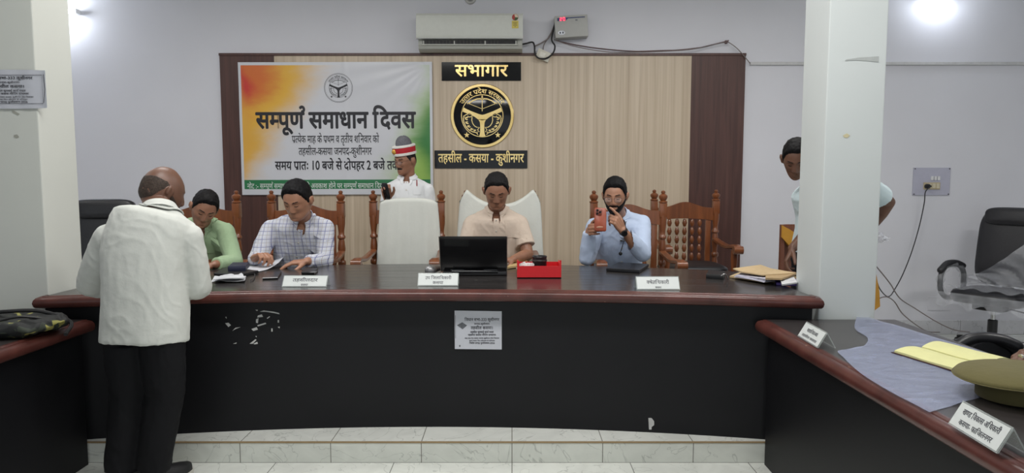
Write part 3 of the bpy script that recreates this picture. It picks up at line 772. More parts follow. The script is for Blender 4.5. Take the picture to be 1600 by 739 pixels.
def lip_profile(R=0.031):
    # cross-section of the moulded edge, (outward, up) from the inner top corner
    return [(0.0, 0.0), (0.018, 0.0), (0.022, -0.004), (0.026, -0.003), (0.044, -0.007), (0.054, -0.018), (0.058, -0.032), (0.054, -0.048), (0.046, -0.056), (0.030, -0.058), (0.0, -0.058)]
def sweep(mb, path, outs, prof):
    mb.rings([[p + o * a + Vector((0, 0, 1)) * b for a, b in prof] for p, o in zip(path, outs)])
ft = empty('conference_table', (-0.42, 3.9, DAIS_Z), 'long curved dark head table with a red-brown edge, standing on the platform', 'table')
xs = np.linspace(TX0 + 0.05, TX1 - 0.05, 60)
m = MB(); front = [Vector((x, fy(x) + 0.055, 0)) for x in xs]; rear = [Vector((x, by(x), 0)) for x in xs]
m.rings([[Vector((f.x, f.y, TZ)), Vector((r.x, r.y, TZ)), Vector((r.x, r.y, TZ - 0.04)), Vector((f.x, f.y, TZ - 0.04))] for f, r in zip(front, rear)])
m.build('tabletop', M_TOP, ft, True, angle=30)
m = MB(); path = []; outs = []
yl = by(TX0); path.append(Vector((TX0 + .05, CY0 - 0.01, TZ))); outs.append(Vector((-1, 0, 0)))
path.append(Vector((TX0 + .05, fy(TX0) + 0.085, TZ))); outs.append(Vector((-1, 0, 0)))
path.append(Vector((TX0 + .058, fy(TX0) + 0.062, TZ))); outs.append(Vector((-0.8, -0.8, 0)))
for x in np.linspace(TX0 + 0.075, TX1 - 0.075, 60): path.append(Vector((x, fy(x) + 0.055, TZ))); outs.append(Vector((0, -1, 0)))
path.append(Vector((TX1 - .058, fy(TX1) + 0.062, TZ))); outs.append(Vector((0.8, -0.8, 0)))
path.append(Vector((TX1 - .05, fy(TX1) + 0.085, TZ))); outs.append(Vector((1, 0, 0)))
path.append(Vector((TX1 - .05, CY0 - 0.004, TZ))); outs.append(Vector((0.9, 0, 0)))
sweep(m, path, outs, lip_profile()); m.build('edge_moulding', M_LIP, ft, True, angle=50)
PY_ = lambda x: fy(x) + 0.072
m = MB(); px_ = np.linspace(-2.33, 1.495, 50)
m.rings([[Vector((x, PY_(x), DAIS_Z)), Vector((x, PY_(x), TZ - 0.058)), Vector((x, PY_(x) + 0.02, TZ - 0.058)), Vector((x, PY_(x) + 0.02, DAIS_Z))] for x in px_])
m.build('front_panel', M_PANEL, ft, True, angle=30)
for xx in (-2.30, 1.475):
    MB().box2((xx - 0.012, PY_(xx) + 0.02, DAIS_Z), (xx + 0.012, CY0 - 0.012 if False else 3.262, TZ - 0.041)).build('side_panel', wood('raw_ply_edge', (120, 96, 74), (150, 122, 96), 0.6), ft, False)
for xx in (-1.3, -0.44, 0.45):
    MB().box2((xx - 0.012, by(xx) - 0.35, DAIS_Z), (xx + 0.012, by(xx) - 0.08, TZ - 0.04)).build('support', M_PANEL, ft, False)
# a few leftovers of torn paper still glued to the front panel
def on_panel(px, py, d=0.0):
    y = 3.42
    for _ in range(6): q = P(px, py, y); y = PY_(q.x)
    q.y = y - d; return q
torn = MB()
for pts in (((406, 487), (412, 485), (420, 486), (428, 487), (436, 489), (437, 491), (428, 489), (415, 487)), ((403, 493), (409, 491), (411, 495), (402, 496)), ((400, 499), (404, 497), (403, 505), (400, 504)),
            ((402, 508), (415, 504), (416, 506), (403, 510)), ((393, 514), (401, 511), (403, 515), (396, 517)), ((352, 505), (357, 504), (361, 508), (357, 511)), ((363, 517), (368, 512), (376, 511), (368, 514)),
            ((390, 537), (399, 530), (401, 531), (395, 537)), ((396, 537), (402, 534), (403, 537), (398, 538)), ((364, 537), (370, 535), (369, 537)), ((434, 500), (436, 500), (436, 504), (434, 504)), ((424, 513), (426, 513), (426, 518), (424, 518)),
            ((399, 484), (403, 484), (402, 486)), ((417, 497), (421, 494), (422, 495), (418, 498)), ((434, 511), (437, 510), (437, 513)), ((399, 525), (401, 525), (401, 527)), ((352, 495), (354, 495), (354, 498))):
    q = [on_panel(x, y, 0.0012) for x, y in pts]; n = len(q); bk = [v + Vector((0, 0.0012, 0)) for v in q]
    o = MB().add(q + bk, [tuple(range(n))] + [(i, n + i, n + (i + 1) % n, (i + 1) % n) for i in range(n)]).build('glued_paper_scrap', flat('torn_paper', (190, 190, 188), 0.8), ft, False); o['label'] = 'torn white scrap of glued paper'
def sticker(pts, label, d=0.0015):
    q = [on_panel(x, y, d) for x, y in pts]; n = len(q); bk = [v + Vector((0, d, 0)) for v in q]
    o = MB().add(q + bk, [tuple(range(n))] + [(i, n + i, n + (i + 1) % n, (i + 1) % n) for i in range(n)]).build('paper_scrap', flat('torn_paper', (190, 190, 188), 0.8), ft, False); o['label'] = label
sticker(((1013, 653), (1018, 653), (1022, 658), (1022, 664), (1018, 667), (1018, 671), (1014, 671)), 'white paper scrap low on the panel')
sticker(((1076, 690), (1081, 684), (1084, 686), (1079, 691)), 'grey scrap of tape by the lower edge')

# side tables on the floor
SZ = 0.74
M_TOP2 = flat('side_table_laminate', (52, 48, 48), 0.3, noise=0.15, scale=4, spec=0.6)
def side_table(x0, x1, y0, y1, out, label):
    t = empty('side_table', ((x0 + x1) / 2, (y0 + y1) / 2, 0), label, 'table'); xi = x0 if out < 0 else x1        # xi: edge facing the aisle
    i = xi - out * 0.055
    MB().box2((min(i, x0 if out > 0 else x1), y0, SZ - 0.04), (max(i, x0 if out > 0 else x1), y1, SZ)).build('tabletop', M_TOP2, t, False)
    mm = MB(); pth = [Vector((i, y, SZ)) for y in np.linspace(y0, y1, 12)]; sweep(mm, pth, [Vector((out, 0, 0))] * 12, lip_profile()); mm.build('edge_moulding', M_LIP, t, True, angle=50)
    MB().box2((xi - out * 0.062, y0, 0), (xi - out * 0.082, y1 - 0.01, SZ - 0.041)).build('front_panel', M_PANEL, t, False)
    for y in (y0 + 0.02, (y0 + y1) / 2): MB().box2((xi - out * 0.084, y - 0.01, 0), (xi - out * 0.60, y + 0.01, SZ - 0.041)).build('side_panel', M_PANEL, t, False)
    return t
side_table(1.213, 1.905, 0.75, 3.235, -1, 'long dark side table with red-brown edge on the right, covered by clear plastic')
side_table(-2.78, -2.078, 0.75, 3.235, 1, 'dark side table with worn red-brown edge on the left, carrying the camouflage bag')
# clear plastic sheet spread over the right table
def plastic_mat(name, alpha, tint=(205, 210, 225)):
    t = NT(name); t.b.inputs['Base Color'].default_value = srgb(*tint); t.b.inputs['Roughness'].default_value = 0.32; t.b.inputs['Specular IOR Level'].default_value = 0.8
    mp = t.coords((4, 9, 9)); nz = t.n('ShaderNodeTexNoise'); nz.inputs['Scale'].default_value = 3; nz.inputs['Detail'].default_value = 5; nz.inputs['Distortion'].default_value = 1.2; t.l(mp, 0, nz, 'Vector')
    r = t.ramp(nz, 'Fac', [(0.35, (alpha * .8,) * 3 + (1,)), (0.7, (alpha * 1.25,) * 3 + (1,))]); t.l(r, 0, t.b, 'Alpha'); t.bump(nz, 'Fac', 0.15, 0.01); return t.m
g = []
e0 = [PZ(x, y, SZ) for x, y in ((1338, 497), (1336, 515), (1356, 530), (1344, 545), (1310, 549), (1318, 560), (1345, 585), (1390, 613), (1430, 634), (1452, 646))]
e1 = [PZ(x, y, SZ) for x, y in ((1357, 496.5), (1376, 503), (1400, 509), (1425, 517), (1460, 528), (1490, 537), (1520, 546), (1570, 562), (1610, 577), (1640, 590))]
for a, b in zip(catmull(e0, 4), catmull(e1, 4)):
    row = []
    for k in range(15):
        q = Vector(a) + (Vector(b) - Vector(a)) * (k / 14); q.x = min(q.x, 1.900); q.z = SZ + 0.0035 + 0.0015 * math.sin(q.x * 31 + q.y * 17) * (0 < k < 14); row.append(q)
    g.append(row)
o = MB().sheet(g, 0.0008).build('plastic_sheet', plastic_mat('clear_plastic_sheet', 0.30, (176, 184, 212)), None, True, loc=(1.6, 2.6, SZ))
tag(o, 'clear crinkled plastic sheet spread over the right side table', 'plastic sheet')

# ------------------------------------------------------------------ carved wooden armchairs
M_CHAIR = wood('polished_teak', (92, 50, 27), (136, 78, 42), 0.3, 'Z', 7, 0.04, 0.3, 8)
M_SEATB = flat('black_leatherette', (30, 30, 33), 0.42, noise=0.1, scale=40, bump=0.1)
def turned(z0, z1, r):
    """baluster profile between z0 and z1"""
    L = z1 - z0; out = []
    for t, k in ((0, 1), (.03, 1), (.04, .72), (.06, .72), (.075, 1.0), (.10, 1.0), (.115, .68), (.16, .80), (.24, .95), (.32, .70), (.36, .62), (.375, .95), (.40, 1.0), (.425, .95), (.44, .62), (.5, .70), (.58, .95), (.66, .80), (.70, .66), (.715, .98), (.74, .98), (.755, .70), (.80, .72), (.90, .98), (1, 1)):
        out.append((r * k, z0 + L * t))
    return out
def make_chair():
    c = empty('carved_armchair', (0, 0, 0)); W, D = 0.265, 0.25       # half widths between posts; faces -Y
    for sx in (-1, 1):
        m = MB(); m.box((sx * W, D, 0.225), (0.058, 0.058, 0.45), 0, 0.004); m.lathe(turned(0.45, 1.06, 0.031), (sx * W, D, 0), 14); m.box((sx * W, D, 1.10), (0.056, 0.056, 0.11), 0, 0.005)
        p = m.build('rear_post', M_CHAIR, c, True, angle=45)
        MB().lathe([(0.028, 1.154), (0.034, 1.160), (0.034, 1.168), (0.020, 1.174), (0.027, 1.184), (0.034, 1.198), (0.033, 1.212), (0.020, 1.222), (0.012, 1.226), (0.017, 1.236), (0.015, 1.246), (0.005, 1.252)], (sx * W, D, 0), 16).build('finial', M_CHAIR, p)
        m = MB(); m.lathe([(0.024, 0.0), (0.026, 0.05), (0.018, 0.08), (0.026, 0.12), (0.022, 0.3), (0.027, 0.38), (0.027, 0.44), (0.018, 0.46), (0.026, 0.50), (0.022, 0.58), (0.027, 0.67), (0.024, 0.735)], (sx * W, -D, 0), 14); m.build('front_leg', M_CHAIR, c)
        path = catmull([(sx * W, D, 0.78), (sx * (W + .01), D - .16, 0.755), (sx * (W + .015), -.06, 0.745), (sx * (W + .01), -D - .01, 0.765), (sx * (W + .01), -D - .06, 0.755)], 6)
        m = MB(); R = []
        for k, q in enumerate(path):
            w = 0.026 + 0.008 * (k / len(path)); R.append([Vector(q) + Vector((a * w, 0, b * 0.016)) for a, b in ((-1, -.6), (-1, .5), (-.6, 1), (.6, 1), (1, .5), (1, -.6), (.6, -1), (-.6, -1))])
        m.rings(R); a = m.build('armrest', M_CHAIR, c, True, angle=50)
        MB().tube([(sx * (W + .01) - .036, -D - .055, 0.742), (sx * (W + .01) + .036, -D - .055, 0.742)], 0.030, 16).build('scroll', M_CHAIR, a)
    # arched top rail
    top = [(x, 1.085 + 0.062 * math.exp(-(x / 0.13) ** 2) + 0.012 * (x / W) ** 2) for x in np.linspace(-W, W, 25)]
    poly = top + [(x, 0.985 + 0.02 * (1 - (x / W) ** 2)) for x in np.linspace(W, -W, 25)]
    MB().prism(poly, (0, D + 0.016, 0), (1, 0, 0), (0, 0, 1), (0, -1, 0), 0.032).build('top_rail', M_CHAIR, c, True, angle=35)
    MB().box((0, D, 0.545), (2 * W, 0.03, 0.06), 0, 0.004).build('lower_rail', M_CHAIR, c, True)
    for x in (-0.20, 0.20): MB().box((x, D, 0.78), (0.045, 0.022, 0.45), 0, 0.004).build('back_slat', M_CHAIR, c, True)
    for k in range(5):
        x = -0.13 + 0.065 * k; m = MB()
        for i in range(6): m.lathe([(0.010, 0), (0.014, .008), (0.021, .030), (0.014, .056), (0.010, .066)], (x, D, 0.57 + i * 0.073), 10)
        m.build('turned_spindle', M_CHAIR, c)
    MB().box2((-W, -D, 0.37), (W, D, 0.44), 0.006).build('seat_frame', M_CHAIR, c, True)
    R = []
    for z, k in ((0.435, .97), (0.455, 1.0), (0.478, .985), (0.490, .93), (0.497, .80), (0.500, .4)):
        R.append([Vector(((W - .012) * k * np.sign(math.cos(t)) * abs(math.cos(t)) ** .35, (D - .012) * k * np.sign(math.sin(t)) * abs(math.sin(t)) ** .35, z)) for t in np.linspace(0, 2 * PI, 40, endpoint=False)])
    MB().rings(R).build('seat_cushion', M_SEATB, c)
    return c
CH0 = make_chair()
_nch = [0]
def chair(px, Y, rz, label):
    q = P(px, 380, Y); o = CH0 if _nch[0] == 0 else copy_tree(CH0); _nch[0] += 1
    o.location = (q.x, q.y - 0.25 * math.cos(rz), DAIS_Z); o.rotation_euler = (0, 0, rz); tag(o, label, 'chair', 'carved wooden armchairs behind the head table'); return o
# chair(): px = middle of its back in the photo, Y = distance of the back
ch_green = chair(318, 5.05, 0.0, 'carved wooden armchair behind the person in the green shirt')
ch_check = chair(480, 5.05, 0.0, 'carved wooden armchair behind the person in the checked shirt')
ch_cloth = chair(637, 5.16, 0.0, 'empty carved wooden armchair with a white towel over its back')
ch_beige = chair(781, 5.16, 0.0, 'carved wooden armchair of the person in the beige shirt at the laptop')
ch_phone = chair(981, 5.05, 0.0, 'carved wooden armchair behind the bearded person with the orange phone')
ch_empty = chair(1069, 5.66, 0.0, 'empty carved wooden armchair with spindle back and black seat, by the dark panel')

M_TOWEL = cloth_mat('white_towel', (214, 216, 209), 0.9, noise=0.03, bumps=0.12)
def towel(x, topf, w, wbot, yf, yb, zb_front, zb_back, label, waves, seed):
    """towel hung over a chair back: grid from the front hem over the top to the rear hem"""
    W = 46; rows = []
    def row(v):
        r = []
        for j in range(W):
            s = -1 + 2 * j / (W - 1); zt = topf(s)
            if v < 1: z = zb_front + (zt - zb_front) * v; y = yf; k = 1 - v; yo = 0
            elif v < 2: a = (v - 1) * PI; z = zt + 0.018 * math.sin(a); y = yf + (yb - yf) * (1 - math.cos(a)) / 2; k = 0
            else: z = zt + (zb_back - zt) * (v - 2); y = yb; k = v - 2
            ww = w + (wbot - w) * min(1, k) ** 0.8
            fold = waves * (0.35 + 0.65 * k) * (math.sin(s * 7.3 + seed) + 0.5 * math.sin(s * 15.1 + seed * 2 + k))
            edge = 0.03 * abs(s) ** 6
            r.append((x + s * ww / 2 + 0.006 * math.sin(k * 5 + seed) * k, y + (fold - 0.008 if v < 1.5 else -fold) + (edge if v < 1.5 else -edge), z - 0.012 * k * math.sin(s * 2 + seed)))
        return r
    for v in list(np.linspace(0, 0.98, 26)) + list(np.linspace(1.02, 1.98, 7)) + list(np.linspace(2.05, 3, 14)): rows.append(row(v))
    o = MB().sheet(rows, 0.004).build('chair_towel', M_TOWEL, None, True, loc=(x, (yf + yb) / 2, zb_front), angle=180); tag(o, label, 'towel'); return o
for ch in ch_empty.children:                                  # this one has a thicker, higher seat
    if ch.name.startswith(('seat_cushion', 'seat_frame')): ch.location.z += 0.15
    if ch.name.startswith(('armrest', 'front_leg')): ch.scale.z = 1.06
z_ = lambda py, Y: P(800, py, Y).z
cx = P(637, 380, 5.05).x
towel(cx, lambda s: z_(307, 5.05) - 0.03 - 0.030 * abs(s) ** 3.0, 0.45, 0.53, 5.105, 5.195, 0.56, 0.75, 'white towel draped flat over the back of the empty chair', 0.009, 1.0)
cx = P(781, 380, 5.05).x
towel(cx, lambda s: z_(297, 5.05) - 0.015 - 0.115 * max(0, 1 - (abs(s) / 0.80) ** 2.2) - 0.9 * max(0, abs(s) - 0.82) ** 1.3, 0.63, 0.70, 5.095, 5.22, 0.66, 0.70, 'white towel hung over both posts of the chair of the person in beige', 0.014, 2.4)
# ------------------------------------------------------------------ emblem drawing (unit disc)
def circle2(r, n=64, a0=0, a1=2 * PI): return [(r * math.cos(t), r * math.sin(t)) for t in np.linspace(a0, a1, n)]
def emblem(mb, O, X, Y, R, thick=0.0, rim=True, outline=False):
    X, Y = Vector(X) * R, Vector(Y) * R; O = Vector(O)
    def put(v, f): flat3(mb, v, f, O, X, Y, thick)
    def st(pts, w): put(*stroke(pts, w))
    st(circle2(0.655, 80), 0.022)
    if outline: st(circle2(0.985, 90), 0.022); st(circle2(0.93, 90), 0.012)
    arc_text(mb, 'उत{त}र'.replace('उत{त}', 'उ{त}त') + ' प_रदेश सरकार'.replace('प_र', 'प_'), O, X / R, Y / R, 0.70 * R, 0.20 * R, math.radians(149), math.radians(31), 0.012, thick)
    for sx in (-1, 1):                                    # stars
        p = [(sx * 0.49 + (0.095 if k % 2 == 0 else 0.04) * math.sin(k * PI / 5), -0.60 + (0.095 if k % 2 == 0 else 0.04) * math.cos(k * PI / 5)) for k in range(10)]
        c = (sx * 0.49, -0.60); put(p + [c], [(i, (i + 1) % 10, 10) for i in range(10)])
    # bow and arrow
    st([(-0.47, 0.385), (-0.40, 0.40), (-0.30, 0.47), (-0.16, 0.525), (-0.06, 0.53), (0, 0.51), (0.06, 0.53), (0.16, 0.525), (0.30, 0.47), (0.40, 0.40), (0.47, 0.385)], 0.035)
    st([(-0.45, 0.39), (0, 0.215), (0.45, 0.39)], 0.014); st([(0, 0.14), (0, 0.58)], 0.022)
    put([(-0.035, 0.565), (0.035, 0.565), (0, 0.645)], [(0, 1, 2)])
    # two rivers meeting
    top = [(-0.60, 0.27), (-0.50, 0.215), (-0.36, 0.15), (-0.2, 0.09), (-0.08, 0.045), (0, 0.03), (0.08, 0.045), (0.2, 0.09), (0.36, 0.15), (0.50, 0.215), (0.60, 0.27)]
    bot = [(-0.645, 0.14), (-0.54, 0.10), (-0.38, 0.035), (-0.24, -0.03), (-0.12, -0.12), (0, -0.14), (0.12, -0.12), (0.24, -0.03), (0.38, 0.035), (0.54, 0.10), (0.645, 0.14)]
    put(top + bot, [(i, i + 1, 11 + i + 1, 11 + i) for i in range(10)])
    L = [(-0.125, -0.11), (-0.075, -0.20), (-0.065, -0.30), (-0.065, -0.50), (-0.085, -0.60), (-0.12, -0.645)]; Rr = [(-x, y) for x, y in L]
    put(L + Rr, [(i, i + 1, 6 + i + 1, 6 + i) for i in range(5)])
    # two curved fish
    for s in (-1, 1):
        m_ = lambda pts: [(s * x, y) for x, y in pts]
        st(m_([(0.30, 0.0), (0.36, -0.03), (0.55, -0.05), (0.60, -0.02)]), 0.02); st(m_([(0.31, 0.0), (0.40, 0.07), (0.50, 0.04), (0.60, -0.02)]), 0.022)
        outer = [(0.60, -0.05), (0.58, -0.20), (0.52, -0.33), (0.42, -0.44), (0.30, -0.50), (0.20, -0.52)]
        inner = [(0.32, -0.04), (0.33, -0.14), (0.30, -0.24), (0.25, -0.31), (0.19, -0.35), (0.15, -0.36)]
        st(m_(outer), 0.026); st(m_(inner), 0.024)
        mid = [((a[0] * 1.2 + b[0] * .8) / 2, (a[1] * 1.2 + b[1] * .8) / 2) for a, b in zip(outer, inner)]
        for i in range(len(mid) - 1):
            for k in (0.15, 0.6):
                p = np.array(mid[i]) * (1 - k) + np.array(mid[i + 1]) * k; q = p + (np.array(outer[i]) - p) * 0.55; r_ = p + (np.array(inner[i]) - p) * 0.15
                st(m_([tuple(q), tuple(p), tuple(r_)]), 0.028)
        st(m_([(0.20, -0.52), (0.13, -0.60), (0.17, -0.50), (0.09, -0.50), (0.15, -0.44), (0.09, -0.36), (0.16, -0.36)]), 0.024)
        st(m_([(0.44, -0.01), (0.45, 0.005), (0.46, -0.01), (0.45, -0.02), (0.44, -0.01)]), 0.016)
    return mb
EX, EZ = (1, 0, 0), (0, 0, 1)
M_BLACKACR = flat('black_acrylic', (12, 12, 15), 0.10, noise=0.0, spec=0.3)
def gold_mat():
    t = NT('polished_brass'); t.b.inputs['Metallic'].default_value = 1; t.b.inputs['Roughness'].default_value = 0.24; mp = t.coords()
    nz = t.n('ShaderNodeTexNoise'); nz.inputs['Scale'].default_value = 6; t.l(mp, 0, nz, 'Vector'); r = t.ramp(nz, 'Fac', [(0.3, srgb(205, 176, 112)), (0.7, srgb(232, 206, 146))]); t.l(r, 0, t.b, 'Base Color'); return t.m
M_GOLD = gold_mat()
FY = BY - 0.0
# sign boards
def sign(x0, y0, x1, y1, text, size, label, bl, width):
    a, b = P(x0, y0, FY - .01), P(x1, y1, FY - .01); r = empty('sign_board', ((a.x + b.x) / 2, FY, b.z), label, 'sign')
    MB().box2((a.x, FY - 0.010, b.z), (b.x, FY, a.z), 0.001).build('board', M_BLACKACR, r, False)
    m = MB(); h = a.z - b.z; lettering(m, text, ((a.x + b.x) / 2, FY - 0.0105, b.z + h * bl), EX, EZ, h * size, 0.016, width=(b.x - a.x) * width, thick=0.003)
    m.build('gold_lettering', M_GOLD, r, False); return r
sign(690, 97, 814, 126, 'सभागार', 0.94, 'black sign board with big gold letters above the round emblem', 0.24, 0.66)
sign(679, 235, 824, 263, 'तहसील - कसया - कुशीनगर', 0.72, 'black sign board with a row of small gold letters below the round emblem', 0.34, 0.92)
q = P(753.5, 181, FY - .01); RB = (P(803, 181, FY).x - P(704, 181, FY).x) / 2
r = empty('round_emblem', (q.x, FY, q.z - RB), 'round black and gold state emblem on the light wood panel', 'emblem')
_Mx = Matrix.Rotation(PI / 2, 3, 'X')
MB().lathe([(RB * .90, 0.0), (RB, 0.0), (RB, 0.008), (RB * .985, 0.012), (RB * .91, 0.012), (RB * .90, 0.010), (RB * .90, 0.0)], (q.x, FY, q.z), 96, _Mx, False).build('gold_rim', M_GOLD, r, True, angle=30)
MB().lathe([(RB * .905, 0.001), (RB * .905, 0.009), (RB * .90, 0.0095)], (q.x, FY, q.z), 96, _Mx).build('black_disc', M_BLACKACR, r, True, angle=30)
emblem(MB(), (q.x, FY - 0.0097, q.z), EX, EZ, RB, 0.003).build('gold_emblem', M_GOLD, r, False)

# ------------------------------------------------------------------ banner
BNY = BY - 0.016
ba, bb = P(372, 97, BNY), P(677, 304, BNY); bw, bh = bb.x - ba.x, ba.z - bb.z
def banner_mat():
    t = NT('banner_vinyl'); tc = t.n('ShaderNodeTexCoord'); sp = t.n('ShaderNodeSeparateXYZ'); t.l(tc, 'UV', sp, 0)
    mpn = t.n('ShaderNodeMapping'); mpn.inputs['Scale'].default_value = (2.2, 3.4, 1); mpn.inputs['Rotation'].default_value = (0, 0, -0.45); t.l(tc, 'UV', mpn, 0)
    nz = t.n('ShaderNodeTexNoise'); nz.inputs['Scale'].default_value = 1.6; nz.inputs['Detail'].default_value = 5; nz.inputs['Roughness'].default_value = 0.55; t.l(mpn, 0, nz, 'Vector')
    def math_(op, a, b=None, c=None, **k):
        m = t.n('ShaderNodeMath', operation=op, use_clamp=k.get('clamp', False))
        for i, v in enumerate((a, b, c)):
            if v is None: continue
            if isinstance(v, (int, float)): m.inputs[i].default_value = v
            else: t.l(v[0], v[1], m, i)
        return (m, 0)
    U, V = (sp, 'X'), (sp, 'Y')
    n = math_('MULTIPLY_ADD', (nz, 'Fac'), 0.55, -0.275)
    def mix(f, a, b):
        m = t.n('ShaderNodeMix', data_type='RGBA'); t.l(f[0], f[1], m, 0)
        for i, v in ((6, a), (7, b)):
            if isinstance(v, tuple) and len(v) == 4: m.inputs[i].default_value = v
            else: t.l(v[0], v[1], m, i)
        return (m, 2)
    def smooth(x, lo, hi):
        m = t.n('ShaderNodeMapRange', interpolation_type='SMOOTHSTEP'); t.l(x[0], x[1], m, 0); m.inputs[1].default_value = lo; m.inputs[2].default_value = hi; return (m, 0)
    # distance from the upper left corner and edges (u: right, v: up)
    s1 = math_('ADD', math_('MULTIPLY_ADD', U, 2.0, math_('SUBTRACT', 1.0, V)[0:2] and None) if False else math_('MULTIPLY', U, 2.1), math_('MULTIPLY', math_('SUBTRACT', 1.0, V), 1.0))
    s1 = math_('ADD', s1, n)
    white = srgb(206, 207, 213)
    c = mix(smooth(s1, 0.62, 1.18), srgb(222, 172, 64), white)
    c = mix(smooth(s1, 0.30, 0.66), srgb(208, 110, 52), c)
    edge = math_('ADD', math_('MULTIPLY', U, 4.6), math_('ABSOLUTE', math_('MULTIPLY', math_('SUBTRACT', V, 0.80), 1.8))); edge = math_('ADD', edge, n)
    c = mix(smooth(edge, 0.12, 0.52), srgb(196, 40, 52), c)
    le = math_('ADD', math_('ADD', math_('MULTIPLY', U, 6.5), math_('MULTIPLY', math_('ABSOLUTE', math_('SUBTRACT', V, 0.45)), 1.4)), n)
    c = mix(smooth(le, 0.25, 0.80), srgb(220, 168, 72), c)
    # green lower right
    ru = math_('SUBTRACT', 1.0, U)
    s2 = math_('ADD', math_('ADD', math_('MULTIPLY', ru, 2.6), math_('MULTIPLY', V, 0.85)), n)
    c = mix(smooth(s2, 0.40, 1.02), srgb(150, 186, 92), c)
    s3 = math_('ADD', math_('ADD', math_('MULTIPLY', ru, 4.5), math_('ABSOLUTE', math_('MULTIPLY', math_('SUBTRACT', V, 0.42), 1.7))), n)
    c = mix(smooth(s3, 0.16, 0.80), srgb(52, 122, 58), c)
    # green strip along the bottom and the white border
    inside = math_('MULTIPLY', math_('MULTIPLY', smooth(U, 0.013, 0.014), smooth(ru, 0.013, 0.014)), math_('MULTIPLY', smooth(V, 0.043, 0.044), smooth(math_('SUBTRACT', 1.0, V), 0.022, 0.023)))
    c = mix(smooth(V, 0.113, 0.115), srgb(44, 118, 74), c)
    c = mix(inside, srgb(204, 206, 212), c)
    t.l(c[0], c[1], t.b, 'Base Color'); t.b.inputs['Roughness'].default_value = 0.33; t.b.inputs['Specular IOR Level'].default_value = 0.5
    return t.m
bn = empty('banner', (ba.x + bw / 2, BNY, bb.z), 'printed white banner with orange and green corners hung left on the panelling', 'banner')
def bn_y(u, v):
    r = math.hypot((1 - u) * 1.5, 1 - v); a = math.atan2(1 - v, (1 - u) * 1.5)
    f = math.exp(-r / 0.5) * 0.0035 * math.sin(a * 26) + 0.0025 * math.sin(u * 9 + v * 2.0) + 0.0015 * math.sin(v * 14 + u * 3) + 0.004 * math.exp(-((u - 0.55) / 0.012) ** 2)
    return BNY - 0.004 - f
NU, NV = 120, 70
vs, fs, uv = [], [], []
for j in range(NV + 1):
    for i in range(NU + 1):
        u, v = i / NU, j / NV; sag = -0.012 * math.sin(u * PI) * 0 + 0.006 * (u - .5)
        vs.append((ba.x + bw * u, bn_y(u, v), bb.z + bh * v + sag)); uv.append((u, v))
for j in range(NV):
    for i in range(NU): k = j * (NU + 1) + i; fs.append((k, k + 1, k + NU + 2, k + NU + 1))
nb = len(vs); vs2 = vs + [(x, y + 0.0012, z) for x, y, z in vs]; fs2 = fs + [tuple(k + nb for k in f[::-1]) for f in fs]
me = bpy.data.meshes.new('banner_sheet'); L = bn.location; me.from_pydata([(x - L.x, y - L.y, z - L.z) for x, y, z in vs2], [], fs2)
ul = me.uv_layers.new(name='UVMap'); uu = uv + uv
for lp in me.loops: ul.data[lp.index].uv = uu[lp.vertex_index]
link(me, 'sheet', banner_mat(), bn, L, True, 180)
M_INK = flat('black_ink', (26, 25, 34), 0.5, noise=0.0)
def on_banner(mb):
    """lay flat lettering onto the wavy sheet"""
    mb.v = [(x, bn_y((x - ba.x) / bw, (z - bb.z) / bh) - 0.0012 + (y - BNY), z + 0.006 * ((x - ba.x) / bw - .5)) for x, y, z in mb.v]; return mb
def bl(text, px, py, size_px, width_px, bold=0.0, name='printed_text', mat=None):
    q = P(px, py, BNY); k = (P(px + 1, py, BNY).x - P(px, py, BNY).x); m = MB()
    lettering(m, text, q, EX, EZ, size_px * k, bold, width=width_px * k if width_px else None); on_banner(m)
    return m.build(name, mat or M_INK, bn, False)
bl('स{म}पूण^ समाधान िदवस', 525, 200, 38, 248, 0.030, 'headline')
bl('प_{त}येक माह के प_थम व तृतीय शिनवार को', 524.5, 223, 17, 136, 0.009)
bl('तहसील-कसया जनपद-कुशीनगर', 524, 242, 17, 114, 0.010)
bl('समय प_ातः 10 बजे से दोपहर 2 बजे तक', 527, 265, 20, 193, 0.020)
bl('नोट :- स{म}पूण^ समाधान िदवस को अवकाश होने पर स{म}पूण^ समाधान िदवस अगले िदन', 512, 294, 11.5, 250, 0.006, 'strip_text', flat('white_ink', (220, 226, 222), 0.5, noise=0))
q = P(529, 137.5, BNY); RE = (P(552, 137, BNY).x - P(507, 137, BNY).x) / 2
on_banner(emblem(MB(), q, EX, EZ, RE, 0, outline=True)).build('printed_emblem', M_INK, bn, False)

# ------------------------------------------------------------------ air conditioner
AY = WALL_Y
a0, a1 = P(650, 20, AY - 0.2), P(817, 78, AY - 0.2); W = a1.x - a0.x; top, botz = a0.z, a1.z; H_ = top - botz
ac = empty('air_conditioner', ((a0.x + a1.x) / 2, AY, botz), 'white split air conditioner on the wall above the panelling', 'air conditioner')
M_AC = flat('ac_white_plastic', (206, 208, 200), 0.32, noise=0.02); M_AC2 = flat('ac_grey_plastic', (176, 177, 170), 0.4, noise=0.02)
def extr(prof, x0, x1, name, mat, parent, ang=40):
    m = MB(); R = [[Vector((x, AY - y, botz + z * H_)) for y, z in prof] for x in (x0, x1)]; m.rings(R); return m.build(name, mat, parent, True, angle=ang)
extr([(0, 0.02), (0.10, 0.0), (0.15, 0.06), (0.165, 0.16), (0.155, 0.30), (0.19, 0.34), (0.195, 0.96), (0.17, 1.0), (0, 1.0)], a0.x + 0.012, a1.x - 0.004, 'body', M_AC2, ac, 30)
extr([(0.186, 0.315), (0.205, 0.33), (0.212, 0.40), (0.208, 0.93), (0.196, 0.985), (0.18, 0.985)], a0.x, a1.x, 'front_panel', M_AC, ac, 30)
